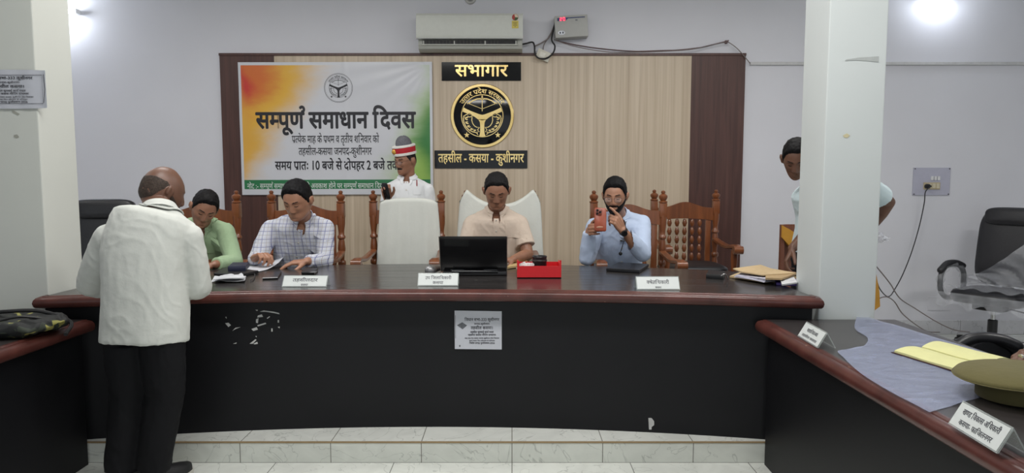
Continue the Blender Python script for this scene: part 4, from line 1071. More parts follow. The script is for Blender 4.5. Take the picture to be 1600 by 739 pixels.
extr([(0.186, 0.300), (0.207, 0.306), (0.209, 0.325), (0.186, 0.325)], a0.x, a1.x, 'chrome_strip', flat('ac_silver', (214, 216, 214), 0.25, 0.6, noise=0), ac)
extr([(0.150, 0.165), (0.172, 0.165), (0.168, 0.285), (0.150, 0.29)], a0.x + 0.05, a1.x - 0.05, 'air_outlet', flat('ac_outlet_black', (30, 30, 32), 0.5), ac)
for k in range(22):
    x = a0.x + 0.08 + k * (W - 0.30) / 21; MB().box((x, AY - 0.171, botz + H_ * .232), (0.005, 0.006, H_ * .085)).build('vane', flat('ac_vane', (70, 68, 64), 0.5), ac, False)
for k in range(4):
    x = a0.x + 0.06 + k * (W - 0.12) / 3; MB().box((x, AY - 0.170, botz + H_ * .20), (0.012, 0.012, H_ * .13), 0, 0.002).build('louver_clip', M_AC2, ac, False)
extr([(0.152, 0.145), (0.180, 0.150), (0.182, 0.17), (0.150, 0.17)], a0.x + 0.045, a1.x - 0.045, 'louver', M_AC, ac)
sx, sz = P(805, 27, AY - .21).x, P(805, 27, AY - .21).z
stk = MB().prism([(x, y) for x, y in circle2(0.028, 28)[:-1]], (sx, AY - 0.2105, sz), EX, EZ, (0, -1, 0), 0.0012).build('star_rating_sticker', flat('sticker_red', (170, 60, 50), 0.5, noise=0), ac, False); stk['label'] = 'round red, green and yellow rating sticker'
MB().prism([(0, 0)] + [(0.026 * math.cos(t), 0.026 * math.sin(t)) for t in np.linspace(-0.1, 1.9, 12)], (sx, AY - 0.2118, sz), EX, EZ, (0, -1, 0), 0.0006).build('pale_sector', flat('sticker_pale', (220, 205, 180), 0.5), stk, False)
MB().prism([(0, 0)] + [(0.026 * math.cos(t), 0.026 * math.sin(t)) for t in np.linspace(-1.9, -0.1, 12)], (sx, AY - 0.2118, sz), EX, EZ, (0, -1, 0), 0.0006).build('green_sector', flat('sticker_green', (60, 90, 50), 0.5), stk, False)
MB().box2((sx - 0.029, AY - 0.2125, sz - 0.095), (sx + 0.029, AY - 0.210, sz - 0.030)).build('yellow_label', flat('sticker_yellow', (214, 196, 96), 0.5), stk, False)
lm = MB()
for k, wd in enumerate((0.040, 0.030, 0.036, 0.012)): lm.box2((sx - wd / 2, AY - 0.2131, sz - 0.047 - k * 0.012), (sx + wd / 2, AY - 0.2126, sz - 0.043 - k * 0.012))
lm.build('printed_lines', flat('sticker_ink', (120, 100, 50), 0.5), stk, False)
# ------------------------------------------------------------------ voltage stabiliser, cables, loose socket box
s0, s1 = P(867, 23, AY - .1), P(918, 60, AY - .1)
st = empty('voltage_stabilizer', ((s0.x + s1.x) / 2, AY, s1.z), 'grey voltage stabilizer box with red digits, right of the air conditioner', 'voltage stabilizer')
_R = Matrix.Rotation(0.06, 3, 'Y').inverted()
sc_ = Vector(((s0.x + s1.x) / 2, AY - 0.06, (s0.z + s1.z) / 2)); sw, sh_ = s1.x - s0.x, s0.z - s1.z
T2 = lambda x, y, z: sc_ + _R @ Vector((x, y, z))
MB().box(sc_, (sw, 0.12, sh_ * .92), 0, 0.006, _R).build('housing', flat('stabilizer_grey', (176, 176, 172), 0.45, noise=0.02), st, True, angle=30)
MB().prism([(-.42 * sw, .24 * sh_), (-.18 * sw, .24 * sh_), (-.08 * sw, .33 * sh_), (.42 * sw, .33 * sh_), (.42 * sw, .37 * sh_), (-.42 * sw, .37 * sh_)], T2(0, -0.0605, 0), _R @ Vector(EX), _R @ Vector(EZ), _R @ Vector((0, -1, 0)), 0.002).build('blue_stripe', flat('stripe_blue', (44, 60, 110), 0.4), st, False)
m = MB()
def digit(mb, segs, O, X, Z, w, h, t):
    pts = {'a': ((0, h), (w, h)), 'b': ((w, h), (w, h / 2)), 'c': ((w, h / 2), (w, 0)), 'd': ((0, 0), (w, 0)), 'e': ((0, 0), (0, h / 2)), 'f': ((0, h / 2), (0, h)), 'g': ((0, h / 2), (w, h / 2))}
    for q in segs: v, f = stroke([pts[q][0], pts[q][1]], t); flat3(mb, v, f, O, X, Z)
for k, sg in enumerate(('abged', 'ab' + 'cdef')): digit(m, sg, T2(-.34 * sw + k * 0.028, -0.0632, .255 * sh_), _R @ Vector(EX), _R @ Vector(EZ), 0.016, 0.024, 0.005)
m.build('red_digits', flat('led_red', (255, 60, 80), 0.4, emit=3, noise=0), st, False)
o = MB(); o.ellipsoid(T2(-.31 * sw, -0.061, -.26 * sh_), (0.033, 0.004, 0.019), None, 24, 10); o.build('oval_badge', flat('badge_white', (225, 228, 235), 0.4), st)
o = MB()
for dx in (-.012, .012): o.ellipsoid(T2(-.31 * sw + dx, -0.0655, -.26 * sh_), (0.006, 0.002, 0.009), None, 12, 8)
o.build('badge_marks', flat('badge_dark', (50, 55, 70), 0.4), st)
o = MB(); o.box(T2(.16 * sw, -0.061, .24 * sh_), (0.02, 0.003, 0.012)); o.build('small_mark', flat('badge_grey', (120, 120, 125), 0.4), st, False)
def cable(name, pts, Y, r, label, mat, cat='cable', n=8, offs=None):
    q = [P(x, y, Y - (offs[i] if offs else 0)) for i, (x, y) in enumerate(pts)]
    o = MB().tube(catmull(q, 8), r, n).build(name, mat, None, True, loc=q[0]); tag(o, label, cat); return o
M_CBL = flat('black_cable', (30, 30, 32), 0.5); M_CBG = flat('grey_cable', (120, 110, 108), 0.5); M_CBB = flat('brown_cable', (96, 66, 62), 0.5)
cable('power_cable', [(812, 70), (822, 68), (832, 66), (835, 72), (836, 84), (842, 91), (854, 91), (864, 83), (867, 72), (862, 62), (865, 45), (868, 33)], WALL_Y - 0.06, 0.0075, 'thick black cable looping from the air conditioner to the stabilizer', M_CBL, offs=[0, 0, 0, .01, .03, .03, .03, .03, .02, .01, 0, 0])
cable('wall_cable', [(866, 62), (880, 66), (905, 71), (940, 76), (990, 80), (1030, 79), (1060, 78), (1095, 74), (1120, 68), (1133, 65)], WALL_Y - 0.012, 0.004, 'thin brown cable running from the stabilizer along the top of the panelling to a nail', M_CBB)
cable('wall_cable', [(868, 63), (900, 73), (950, 81), (1000, 81.5), (1040, 80), (1080, 77), (1116, 69), (1134, 66), (1140, 67), (1152, 76), (1163, 88), (1172, 99)], WALL_Y - 0.055, 0.004, 'thin grey cable sagging along the panelling top and down to the cable duct', M_CBG)
cable('grey_wire', [(836, 72), (848, 66), (858, 58), (866, 40)], WALL_Y - 0.05, 0.006, 'tangled grey wire below the left side of the stabilizer', M_CBG)
cable('grey_wire', [(848, 80), (850, 70), (856, 60), (863, 48)], WALL_Y - 0.03, 0.005, 'short grey wire going up from the dangling socket box', M_CBG)
q = P(1134, 66, WALL_Y); o = MB().tube([q, q + Vector((0, -0.07, 0))], 0.006, 8).lathe([(0.016, 0), (0.016, 0.012), (0.010, 0.018)], q, 14, _Mx).build('wall_hook', M_CBB, None, True, loc=q); tag(o, 'small brown wall hook holding up the cables at the panelling corner', 'hook')
q = P(849, 87, WALL_Y - 0.05); _R2 = Matrix.Rotation(0.42, 3, 'Y')
sb = empty('socket_box', q, 'white socket box hanging crooked from cables below the stabilizer', 'socket')
MB().box(q, (0.125, 0.045, 0.085), 0, 0.005, _R2).build('box', flat('socket_ivory', (210, 206, 192), 0.4), sb, True, angle=30)
MB().box(q + _R2 @ Vector((-.012, -.024, 0)), (0.05, 0.006, 0.045), 0, 0.002, _R2).build('switch_plate', flat('socket_white', (224, 220, 208), 0.35), sb, True, angle=30)
MB().box(q + _R2 @ Vector((.035, -.024, -.008)), (0.010, 0.006, 0.010), 0, 0.001, _R2).build('indicator', flat('indicator_brown', (120, 90, 70), 0.4), sb, False)
# ------------------------------------------------------------------ switchboard with plug and drooping cable
w0, w1 = P(1427, 262, WALL_Y), P(1482, 305, WALL_Y)
sw_ = empty('switchboard', ((w0.x + w1.x) / 2, WALL_Y, w1.z), 'lilac grey switchboard plate with sockets on the wall behind the office chair', 'switchboard')
MB().box2((w0.x, WALL_Y - 0.012, w1.z), (w1.x, WALL_Y, w0.z), 0.002).build('plate', flat('plate_lilac', (180, 180, 196), 0.35, noise=0.02), sw_, False)
for sx in (0.03, 0.97):
    for szz in (0.04, 0.96): MB().tube([(w0.x + (w1.x - w0.x) * sx, WALL_Y - 0.0115, w1.z + (w0.z - w1.z) * szz), (w0.x + (w1.x - w0.x) * sx, WALL_Y - 0.015, w1.z + (w0.z - w1.z) * szz)], 0.006, 10).build('screw', flat('screw_dark', (90, 88, 90), 0.4, 0.5), sw_)
pb_ = lambda x, y: P(x, y, WALL_Y - 0.014)
a, b = pb_(1443, 285), pb_(1468, 296); MB().box2((a.x, WALL_Y - 0.022, b.z), (b.x, WALL_Y - 0.011, a.z), 0.002).build('socket_module', flat('socket_beige', (186, 172, 142), 0.4), sw_, False)
for k in range(3):
    c = pb_(1452 + k * 6.2, 290.5); MB().box(c + Vector((0, -0.009, 0)), (0.026, 0.006, 0.042), 0, 0.002).build('switch', flat('switch_ivory', (204, 196, 172), 0.35), sw_, False)
for k in range(3):
    c = pb_(1456 + k * 5.2, 278.5); MB().box(c + Vector((0, -0.004, 0)), (0.022, 0.010, 0.036), 0, 0.002).build('switch', flat('switch_white', (222, 222, 222), 0.35), sw_, False)
c = pb_(1446.5, 291); pl_ = empty('power_plug', c, 'black plug in the switchboard with a thin black cord drooping to the floor', 'plug')
MB().lathe([(0.018, 0.008), (0.022, 0.014), (0.020, 0.045), (0.012, 0.056), (0.008, 0.075)], c, 16, _Mx).build('plug_body', M_CBL, pl_)
def wp(x, y, Y): return P(x, y, Y)
cordp = [c + Vector((0, -0.072, 0)), wp(1446, 300, WALL_Y - .10), wp(1444, 318, WALL_Y - .08), wp(1436, 355, WALL_Y - .06), wp(1424, 395, WALL_Y - .08), wp(1410, 430, WALL_Y - .16), wp(1398, 452, WALL_Y - .3), wp(1391, 462, WALL_Y - .4), wp(1384, 462, WALL_Y - .5), wp(1374, 450, WALL_Y - .62), wp(1366, 430, WALL_Y - .7), wp(1350, 415, WALL_Y - .75)]
MB().tube(catmull(cordp, 8), 0.0045, 8).build('cord', M_CBL, pl_)
cable('floor_cable', [(1352, 398), (1368, 415), (1390, 442), (1406, 466), (1430, 482), (1462, 502), (1490, 515), (1515, 519)], 5.2, 0.0045, 'thin grey cable running down behind the column to the office chair base', M_CBG, offs=[0.3, 0.2, 0.1, 0, -.1, -.15, -.2, -.25])
cable('floor_cable', [(1350, 480), (1372, 467), (1386, 464), (1398, 472), (1410, 490), (1432, 508), (1450, 518), (1468, 519)], 5.3, 0.0045, 'thin pale cable arching over the floor beside the yellow edge of the column', M_CBG, offs=[.5, .4, .3, .2, .1, 0, -.15, -.3])
# plastered-over patch on the wall
a, b = P(1450, 463, WALL_Y), P(1484, 485, WALL_Y); m = MB()
m.box2((a.x, WALL_Y - 0.006, b.z), (b.x, WALL_Y, a.z), 0.002)
o = m.build('wall_cover_plate', M_WALL, None, False, loc=(a.x, WALL_Y, b.z)); tag(o, 'blank cover plate painted like the wall, low beside the office chair', 'cover plate')
# paper notice on the left column and on the front panel
M_PAPER = flat('notice_paper', (196, 198, 206), 0.6, noise=0.02)
LINES = (('िवधान सभा-333 कुशीनगर', .30, 1.25, .62), ('जनपद-कुशीनगर।', .40, .75, .28), ('तहसील कसया।', .52, 1.3, .40), ('तहसील सुनवाई काय^ स्थल'.replace('स्थ', '{स}थ'), .62, .85, .42), ('तहसील कसया मीिटंग सभागार', .695, .8, .50), ('बाइ पास रोड कसया जनपद कुशीनगर मो0 िनव{ा}चन'.replace('{ा}', 'ा'), .775, .55, .62), ('काय^ समय िदन सोमवार से शिनवार', .84, .5, .46), ('िवशेष प_गाढ़ पुनरी{क}षण-2026', .91, .75, .46))
def notice_lines(mb, O, X, Y, w, h, cx=0.5, top=0.10, bold=0.012):
    for txt, fy_, k, wd in LINES:
        lettering(mb, txt, Vector(O) + Vector(X) * (w * cx) + Vector(Y) * (h * (1 - top - (fy_ - .22) * 0.98)), X, Y, h * 0.085 * k, bold, width=w * wd)
# front panel notice
cq = on_panel(754, 515, 0.004); k = (P(755, 515, cq.y).x - P(754, 515, cq.y).x); w, h = 87 * k, 61 * k
nt = empty('paper_notice', (cq.x, cq.y, cq.z - h / 2), 'white printed paper notice pasted on the black table front', 'notice')
poly = [(-w / 2, -h / 2), (w * .36, -h / 2 - .003), (w * .43, -h * .46), (w * .49, -h * .44), (w * .5, -h * .40), (w * .5, h * .30)] + [(w * .5 - w * .16 * (1 - math.cos(t)), h * .30 + h * .18 * math.sin(t)) for t in np.linspace(0.2, PI / 2, 8)] + [(-w / 2, h / 2)]
MB().prism(poly, cq, EX, EZ, (0, 1, 0), 0.003).build('paper', M_PAPER, nt, False)
m = MB(); notice_lines(m, cq + Vector((-w / 2, -0.0006, -h / 2)), Vector(EX), Vector(EZ), w, h, 0.49, 0.19)
m.build('printed_text', M_INK, nt, False)
m = MB()
for pts in ([(-w * .485, -h * .22), (-w * .485, h * .38)], [(w * .472, -h * .38), (w * .472, h * .27)]): v, f = stroke(pts, 0.0016); flat3(m, v, f, cq + Vector((0, -0.0006, 0)), EX, EZ)
m.build('border_lines', M_INK, nt, False)
m = MB(); v = [(0, .020), (.026, .003), (.002, -.018), (-.028, 0.004)]; flat3(m, v, [(0, 1, 2, 3)], cq + Vector((-w * .365, -0.0006, h * .10)), EX, EZ); m.build('printed_picture', flat('picture_grey', (96, 98, 104), 0.6, noise=0.5, scale=160), nt, False)
m = MB(); v = [(a * .004, b * .006) for a, b in circle2(1, 10)[:-1]]; flat3(m, v, [tuple(range(len(v)))], cq + Vector((-w * .41, -0.0006, -h * .42)), EX, EZ); m.build('stamp', flat('picture_grey', (96, 98, 104), 0.6, noise=0.5, scale=160), nt, False)
# column notice: wraps round the column corner a little
ny = CY0 - 0.004; c0, c1 = P(-48, 109, ny), P(75, 170, ny); w, h = c1.x - c0.x, c0.z - c1.z
nt2 = empty('paper_notice', (CL1 - .2, ny, c1.z), 'white printed paper notice taped to the front of the cream column', 'notice')
g = [[(c0.x + w * i / 20 , ny - 0.0015 - 0.004 * (1 if i == 20 else 0) - 0.003 * math.sin(i * .5) ** 2, c1.z + h * j / 10 + (0.004 * (i / 20) ** 6 * (1 if j < 5 else -1))) for i in range(21)] for j in range(11)]
MB().sheet(g, 0.0008).build('paper', M_PAPER, nt2, True)
m = MB(); O = Vector((c0.x, ny - 0.0062, c1.z)); notice_lines(m, O, Vector(EX), Vector(EZ), w, h, 0.52, 0.17); m.build('printed_text', M_INK, nt2, False)
m = MB()
for pts in ([(w * .03, h * .86), (w * .955, h * .86), (w * .95, h * .13), (w * .03, h * .13)], [(w * .975, h * .88), (w * .985, h * .5), (w * .96, h * .15)]): v, f = stroke(pts, 0.0022); flat3(m, v, f, O, EX, EZ)
m.build('border_lines', M_INK, nt2, False)
def column_mark(px, py, y, pts, label, mat, name='tape_residue'):
    q = P(px, py, y); k = (P(px + 1, py, y).x - q.x)
    o = MB().prism([(a * k, b * k) for a, b in pts], q, EX, EZ, (0, -1, 0), 0.0008).build(name, mat, None, False, loc=q); tag(o, label, 'tape residue')
M_TAPE = flat('old_tape', (160, 160, 150), 0.5)
column_mark(24, 176, CY0 - .001, ((-6, 3), (-2, 3), (7, -2), (4, -4), (-4, 0)), 'grey torn tape strip just under the notice on the cream column', M_TAPE)
column_mark(26, 213, CY0 - .001, ((-4, 2), (1, 3), (4, -1), (0, -3), (-4, -1)), 'grey tape mark lower down on the front of the cream column', M_TAPE)
column_mark(1322, 212.5, CY0 - .001, ((-5, 1), (1, 4), (6, 1), (2, -3), (-3, -2)), 'yellowish piece of old tape on the front of the right column', flat('old_tape_yellow', (206, 196, 158), 0.5))
column_mark(1342, 92, CY0 - .001, ((-22, -3), (-20, -1), (0, 2), (31, 4), (31, -5), (10, -3), (-5, -2)), 'long grey smear of old tape high on the right column', flat('old_tape_grey', (176, 180, 178), 0.5))
# ------------------------------------------------------------------ the people
V3 = lambda *a: np.array(a, float)
A_ = lambda px, py, Y: np.array(P(px, py, Y))
SK1 = skin_mat('skin_dark_brown', (104, 73, 58)); SK2 = skin_mat('skin_brown', (148, 106, 84)); SK3 = skin_mat('skin_medium_brown', (164, 120, 96))
# --- standing man seen from behind
SH_W = cloth_mat('shirt_white', (200, 202, 196), 0.85, noise=0.03, bumps=0.1)
JA = dict(hip=A_(226, 533, 2.93), chest=A_(229, 395, 2.965), neck=A_(250, 328, 3.02), shL=A_(171, 372, 2.98), shR=A_(293, 370, 2.99), elL=A_(143, 443, 3.03), elR=A_(308, 446, 3.04),
          wrL=V3(-1.86, 3.24, 0.895), wrR=V3(-1.60, 3.28, 0.895), hiplat=V3(1, 0, 0),
          knL=A_(203, 612, 2.95), knR=A_(259, 612, 2.95), anL=V3(P(190, 718, 2.96).x, 2.96, 0.085), anR=V3(P(238, 715, 2.97).x, 2.97, 0.085), toeL=V3(-0.10, 1, 0), toeR=V3(0.42, 0.88, 0))
person('person', JA, 'standing person seen from behind in a long untucked white shirt and black trousers', SK1, SH_W,
       dict(c=A_(255, 300, 3.10), fwd=(0.62, 0.78), pitch=0.32, size=1.0, S=dict(wide=1.02)), hair_rgb=(64, 54, 48), hair=dict(out=0.0014, noise=0.0008, mask=bald_mask), trousers=(20, 20, 23), short=2, girth=1.10, wr=0.0032, seed=1,
       hands=(dict(f=(0.2, 1, -0.05), nrm=(0, 0, -1), thumb=(1, 0, 0)), dict(f=(-0.2, 1, -0.05), nrm=(0, 0, -1), thumb=(-1, 0, 0))), shoes=True, front=False, hem=0.0, size=0.94, base=(P(220, 600, 2.95).x, 2.95, 0.0), neck_r=0.058, beard=0.002, eyes=0, cdrop=0.22)
# --- man in the green shirt
SH_G = cloth_mat('shirt_green', (158, 182, 146), 0.8, noise=0.05, bumps=0.12)
JB = dict(hip=V3(P(312, 470, 4.80).x, 4.80, 0.66), chest=A_(318, 395, 4.72), neck=A_(318, 349, 4.60), shR=A_(284, 368, 4.62), shL=A_(352, 362, 4.62), elR=A_(275, 415, 4.45), elL=A_(366, 410, 4.45), wrL=A_(336, 413, 4.24), wrR=A_(300, 416, 4.26), hiplat=V3(-1, 0, 0))
person('person', JB, 'seated person in a light green shirt leaning over papers with face turned down', SK2, SH_G,
       dict(c=A_(319, 326, 4.44), fwd=(0.50, -0.86), pitch=0.50, roll=-0.30, size=1.02), hair=dict(out=0.016, noise=0.003), hair_rgb=(20, 18, 19), wr=0.004, seed=4,
       hands=(dict(f=(-1, -0.25, -0.1), nrm=(0, 0, -1), thumb=(0, -1, 0.2), curl=(0.6, .7, .7, .8)), dict(f=(0.7, -0.7, 0), nrm=(0, 0, -1), thumb=(1, 0, 0))), pocket=(PI * .60, PI * .80, .62, .80))
# --- man in the checked shirt
def check_mat():
    t = NT('shirt_check'); mp = t.coords((1, 1, 1)); sp = t.n('ShaderNodeSeparateXYZ'); t.l(mp, 0, sp, 0)
    def lines(axis, period, width, phase=0.0):
        a = t.n('ShaderNodeMath', operation='MULTIPLY_ADD'); t.l(sp, axis, a, 0); a.inputs[1].default_value = 1 / period; a.inputs[2].default_value = phase + 20
        f = t.n('ShaderNodeMath', operation='FRACT'); t.l(a, 0, f, 0)
        l = t.n('ShaderNodeMath', operation='LESS_THAN'); t.l(f, 0, l, 0); l.inputs[1].default_value = width; return l
    base = srgb(206, 208, 216); cur = None
    for ax, per, wd, ph, col, k in (('X', .052, .09, 0, (112, 116, 160), .8), ('Z', .052, .09, .3, (112, 116, 160), .8), ('X', .052, .05, .45, (150, 140, 130), .7), ('Z', .052, .05, .75, (150, 140, 130), .7), ('X', .026, .06, .2, (150, 156, 190), .6), ('Z', .026, .06, .2, (150, 156, 190), .6)):
        l = lines(ax, per, wd, ph); g = t.n('ShaderNodeMath', operation='MULTIPLY'); t.l(l, 0, g, 0); g.inputs[1].default_value = k
        m = t.n('ShaderNodeMix', data_type='RGBA'); t.l(g, 0, m, 0); m.inputs[7].default_value = srgb(*col)
        if cur is None: m.inputs[6].default_value = base
        else: t.l(cur, 2, m, 6)
        cur = m
    t.l(cur, 2, t.b, 'Base Color'); t.b.inputs['Roughness'].default_value = 0.85; t.b.inputs['Specular IOR Level'].default_value = 0.2
    n2 = t.n('ShaderNodeTexNoise'); n2.inputs['Scale'].default_value = 45; n2.inputs['Detail'].default_value = 4; t.l(mp, 0, n2, 'Vector'); t.bump(n2, 'Fac', 0.2, 0.006); return t.m
JC = dict(hip=V3(P(470, 470, 4.82).x, 4.82, 0.66), chest=A_(470, 392, 4.74), neck=A_(474, 342, 4.62), shR=A_(424, 358, 4.62), shL=A_(508, 356, 4.66), elR=A_(401, 406, 4.50), elL=A_(507, 409, 4.50), wrR=A_(398, 403, 4.34), wrL=A_(480, 408, 4.31), hiplat=V3(-1, 0, 0))
rC = person('person', JC, 'seated person in a white and blue checked shirt writing with a pen over a sheet', SK3, check_mat(),
       dict(c=A_(465, 313, 4.46), fwd=(-0.18, -0.98), pitch=0.42, size=1.10, S=dict(wide=1.06, jowl=.8)), hair=dict(out=0.017, noise=0.003), hair_rgb=(18, 17, 19), wr=0.004, seed=7, girth=1.06,
       hands=(dict(f=(-0.95, -0.3, -0.12), nrm=(0, 0.1, -1), thumb=(0, -1, 0.1), curl=(0.25, .3, .3, .35), k=1.05), dict(f=(0.72, -0.45, 0.25), nrm=(0.1, -0.2, -1), thumb=(0.3, 1, 0.3), curl=((.6, .9, .5), (.8, 1.0, .6), (.9, 1.1, .7), (1.0, 1.1, .7)), tcurl=.8, k=1.05)), pocket=(PI * .60, PI * .80, .62, .80))
# --- man with the red cap, standing behind the empty chair
SH_C = cloth_mat('shirt_uniform_white', (224, 226, 228), 0.8, noise=0.02)
JD = dict(hip=V3(P(640, 400, 5.40).x, 5.40, 0.90), neck=A_(637, 280, 5.40), shR=A_(608, 297, 5.38), shL=A_(668, 297, 5.40), elR=A_(601, 340, 5.36), elL=A_(676, 350, 5.42), wrR=A_(606, 312, 5.20), wrL=A_(672, 395, 5.38), hiplat=V3(-1, 0, 0))
for sd, sx in (('L', .09), ('R', -.09)):
    JD['kn' + sd] = V3(JD['hip'][0] + sx, 5.38, 0.52); JD['an' + sd] = V3(JD['hip'][0] + sx, 5.42, DAIS_Z + 0.085)
rD = person('person', JD, 'standing person in a white shirt and red cap behind the empty chair', SK2, SH_C,
       dict(c=A_(633, 251, 5.36), fwd=(-0.55, -0.83), pitch=0.20, size=0.98), hair=dict(out=0.006, noise=0.001), hair_rgb=(34, 30, 30), wr=0.003, seed=9, moustache=0.004, size=0.88, trousers=(214, 214, 212),
       hands=(dict(f=(0, -.2, -1), nrm=(-1, 0, 0), thumb=(0, -1, 0)), dict(f=(-0.12, -0.25, 1), nrm=(0.2, -1, 0), thumb=(1, 0, .2), curl=((.8, .9, .5),) * 4, tcurl=.7)), pocket=(PI * .60, PI * .80, .62, .80))
H = rD[1]; capb = empty('fez', (0, 0, 0))
bpy.data.objects.remove(capb)
def ring_cap(prof, squash=1.24):
    m = MB(); R = []
    for r, z in prof: R.append([H(V3(r * math.cos(t), r * squash * math.sin(t) - 0.008, z + 0.008)) for t in np.linspace(0, 2 * PI, 40, endpoint=False)])
    return m.rings(R)
cap = ring_cap([(.082, .052), (.084, .058), (.085, .100), (.084, .108), (.070, .112)]).build('cap_band', flat('cap_red', (178, 30, 42), 0.7), rD[0]); cap['label'] = 'red band of a ceremonial cap'
ring_cap([(.083, .040), (.087, .042), (.088, .060), (.085, .062), (.080, .058)]).build('lower_trim', flat('cap_white', (222, 220, 214), 0.7), cap)
ring_cap([(.082, .104), (.087, .106), (.087, .117), (.083, .121), (.05, .122)]).build('upper_trim', flat('cap_white', (222, 220, 214), 0.7), cap)
m = MB(); R = []
for k, (s_, z) in enumerate(((1, .115), (.98, .14), (.88, .160), (.68, .178), (.40, .190), (.1, .194))): R.append([H(V3(.060 * s_ * math.cos(t), .074 * s_ * math.sin(t) - .012, z + .008 + .004 * math.sin(3 * t))) for t in np.linspace(0, 2 * PI, 28, endpoint=False)])
m.rings(R).build('grey_crown', flat('cap_grey', (98, 98, 104), 0.85, noise=0.2, scale=80), cap)
bpt = H(V3(0.012, 0.098, .088)); m = MB(); m.ellipsoid(bpt, (.021, .021, .021), Matrix.Diagonal((1, .35, 1)), 20, 10); m.build('gold_badge', flat('badge_gold', (196, 152, 70), 0.35, 0.6), cap)
spectacles(rD[1], rD[2], rD[0], (40, 36, 34), rx=.022, ry=.015)
ph = empty('mobile_phone', (0, 0, 0)); bpy.data.objects.remove(ph)
def slab(name, c, w, h, t, right, up, mat, parent=None, bev=0.25, label=None, cat=None):
    """rounded thin slab: centre, width, height, thickness; right and up vectors of its face"""
    r = norm(right); u = norm(np.array(up) - r * np.dot(up, r)); n = np.cross(r, u); c = np.array(c, float); rad = bev * w
    def loop(ins, z):
        o = []
        for cx, cy, a0 in ((1, 1, 0), (-1, 1, PI / 2), (-1, -1, PI), (1, -1, 1.5 * PI)):
            for a in np.linspace(a0, a0 + PI / 2, 6): o.append(c + r * (cx * (w / 2 - rad) + (rad - ins) * math.cos(a)) + u * (cy * (h / 2 - rad) + (rad - ins) * math.sin(a)) + n * z)
        return o
    e = min(t * .3, rad * .5); o = MB().rings([loop(e, -t / 2), loop(0, -t / 2 + e), loop(0, t / 2 - e), loop(e, t / 2)]).build(name, mat, parent, True, loc=None if parent else Vector(c), angle=50)
    if label: tag(o, label, cat)
    return o
hc = A_(603, 299, 5.12); pd = slab('mobile_phone', hc, 0.066, 0.135, 0.010, (0.8, -0.6, 0), (-0.12, -0.25, 1), flat('phone_black', (18, 18, 20), 0.25), label='small black mobile phone in the hand of the attendant with the red cap', cat='phone')
# red mark on the shirt pocket
pe = MB(); b0_ = rD[3](0.80, PI * .66, 0.025); pe.tube([b0_ + V3(0, 0, 0.02), b0_ + V3(0, 0, -.03)], 0.004, 8); pe.build('pocket_pen', flat('pen_red', (150, 40, 40), 0.4), rD[0])
# --- man in the beige shirt at the laptop
SH_E = cloth_mat('shirt_beige_pink', (206, 189, 173), 0.85, noise=0.05, bumps=0.14)
JE = dict(hip=V3(P(776, 470, 4.86).x, 4.86, 0.66), chest=A_(776, 385, 4.80), neck=A_(776, 330, 4.74), shR=A_(738, 349, 4.74), shL=A_(812, 349, 4.74), elR=A_(729, 398, 4.66), elL=A_(825, 398, 4.64), wrR=A_(757, 414, 4.42), wrL=A_(802, 405, 4.44), hiplat=V3(-1, 0, 0))
person('person', JE, 'seated person in a beige short-sleeved shirt looking down at the laptop', SK2, SH_E,
       dict(c=A_(776, 298, 4.60), fwd=(0.02, -1), pitch=0.50, size=1.02, S=dict(wide=1.07, jowl=1.0)), hair=dict(out=0.014, noise=0.003), hair_rgb=(26, 24, 25), wr=0.004, seed=12, girth=1.08, short=True,
       hands=(dict(f=(-0.9, -0.5, -0.1), nrm=(0, 0, -1), thumb=(-0.2, -1, 0), curl=(.5, .6, .7, .7)), dict(f=(0.5, -0.8, 0), nrm=(0, 0, -1), thumb=(1, 0, 0), curl=(.3, .35, .4, .4))), pocket=(PI * .60, PI * .80, .62, .80))
# --- bearded man with the orange phone
SH_F = cloth_mat('shirt_pale_blue', (186, 200, 224), 0.8, noise=0.04, bumps=0.1)
JF = dict(hip=V3(P(966, 470, 4.86).x, 4.86, 0.66), chest=A_(966, 385, 4.76), neck=A_(966, 338, 4.70), shR=A_(930, 354, 4.68), shL=A_(1002, 350, 4.70), elR=A_(917, 403, 4.52), elL=A_(1004, 396, 4.50), wrR=A_(921, 360, 4.445), wrL=A_(973, 360, 4.40), hiplat=V3(-1, 0, 0))
rF = person('person', JF, 'seated bearded person in a pale blue shirt and glasses holding an orange phone', SK3, SH_F,
       dict(c=A_(961, 306, 4.54), fwd=(-0.28, -0.96), pitch=0.22, size=1.0), hair=dict(out=0.019, noise=0.003), hair_rgb=(16, 15, 17), beard=0.005, wr=0.004, seed=15,
       hands=(dict(f=(-0.55, -0.25, 0.75), nrm=(-0.5, 0.75, 0.0), thumb=(0, 0.3, 1), curl=((.15, .3, .3), (.9, 1.0, .6), (1.0, 1.1, .6), (1.0, 1.1, .6)), tcurl=.6), dict(f=(-0.05, -1, 0.12), nrm=(1, 0, 0.05), thumb=(0, 0, 1), curl=((.75, .75, .25), (.75, .75, .25), (.75, .75, .25), (.75, .75, .25)), tcurl=.7)))
spectacles(rF[1], rF[2], rF[0], (60, 56, 54), rx=.025, ry=.018)
hc = A_(938, 343, 4.33); M_OR = flat('phone_orange', (144, 64, 38), 0.4)
pf = slab('mobile_phone', hc, 0.080, 0.158, 0.010, (1, 0.06, -0.05), (0.04, 0.28, 1), M_OR, label='orange mobile phone held up by the bearded person', cat='phone', bev=.16)
rr_, uu_ = norm((1, 0.06, -0.05)), norm((0.04, 0.28, 1)); nn_ = np.cross(rr_, uu_)
slab('camera_bump', hc + uu_ * .048 - rr_ * .012 + nn_ * .0065, 0.044, 0.044, 0.004, rr_, uu_, flat('phone_orange_dark', (112, 50, 32), 0.35), pf)
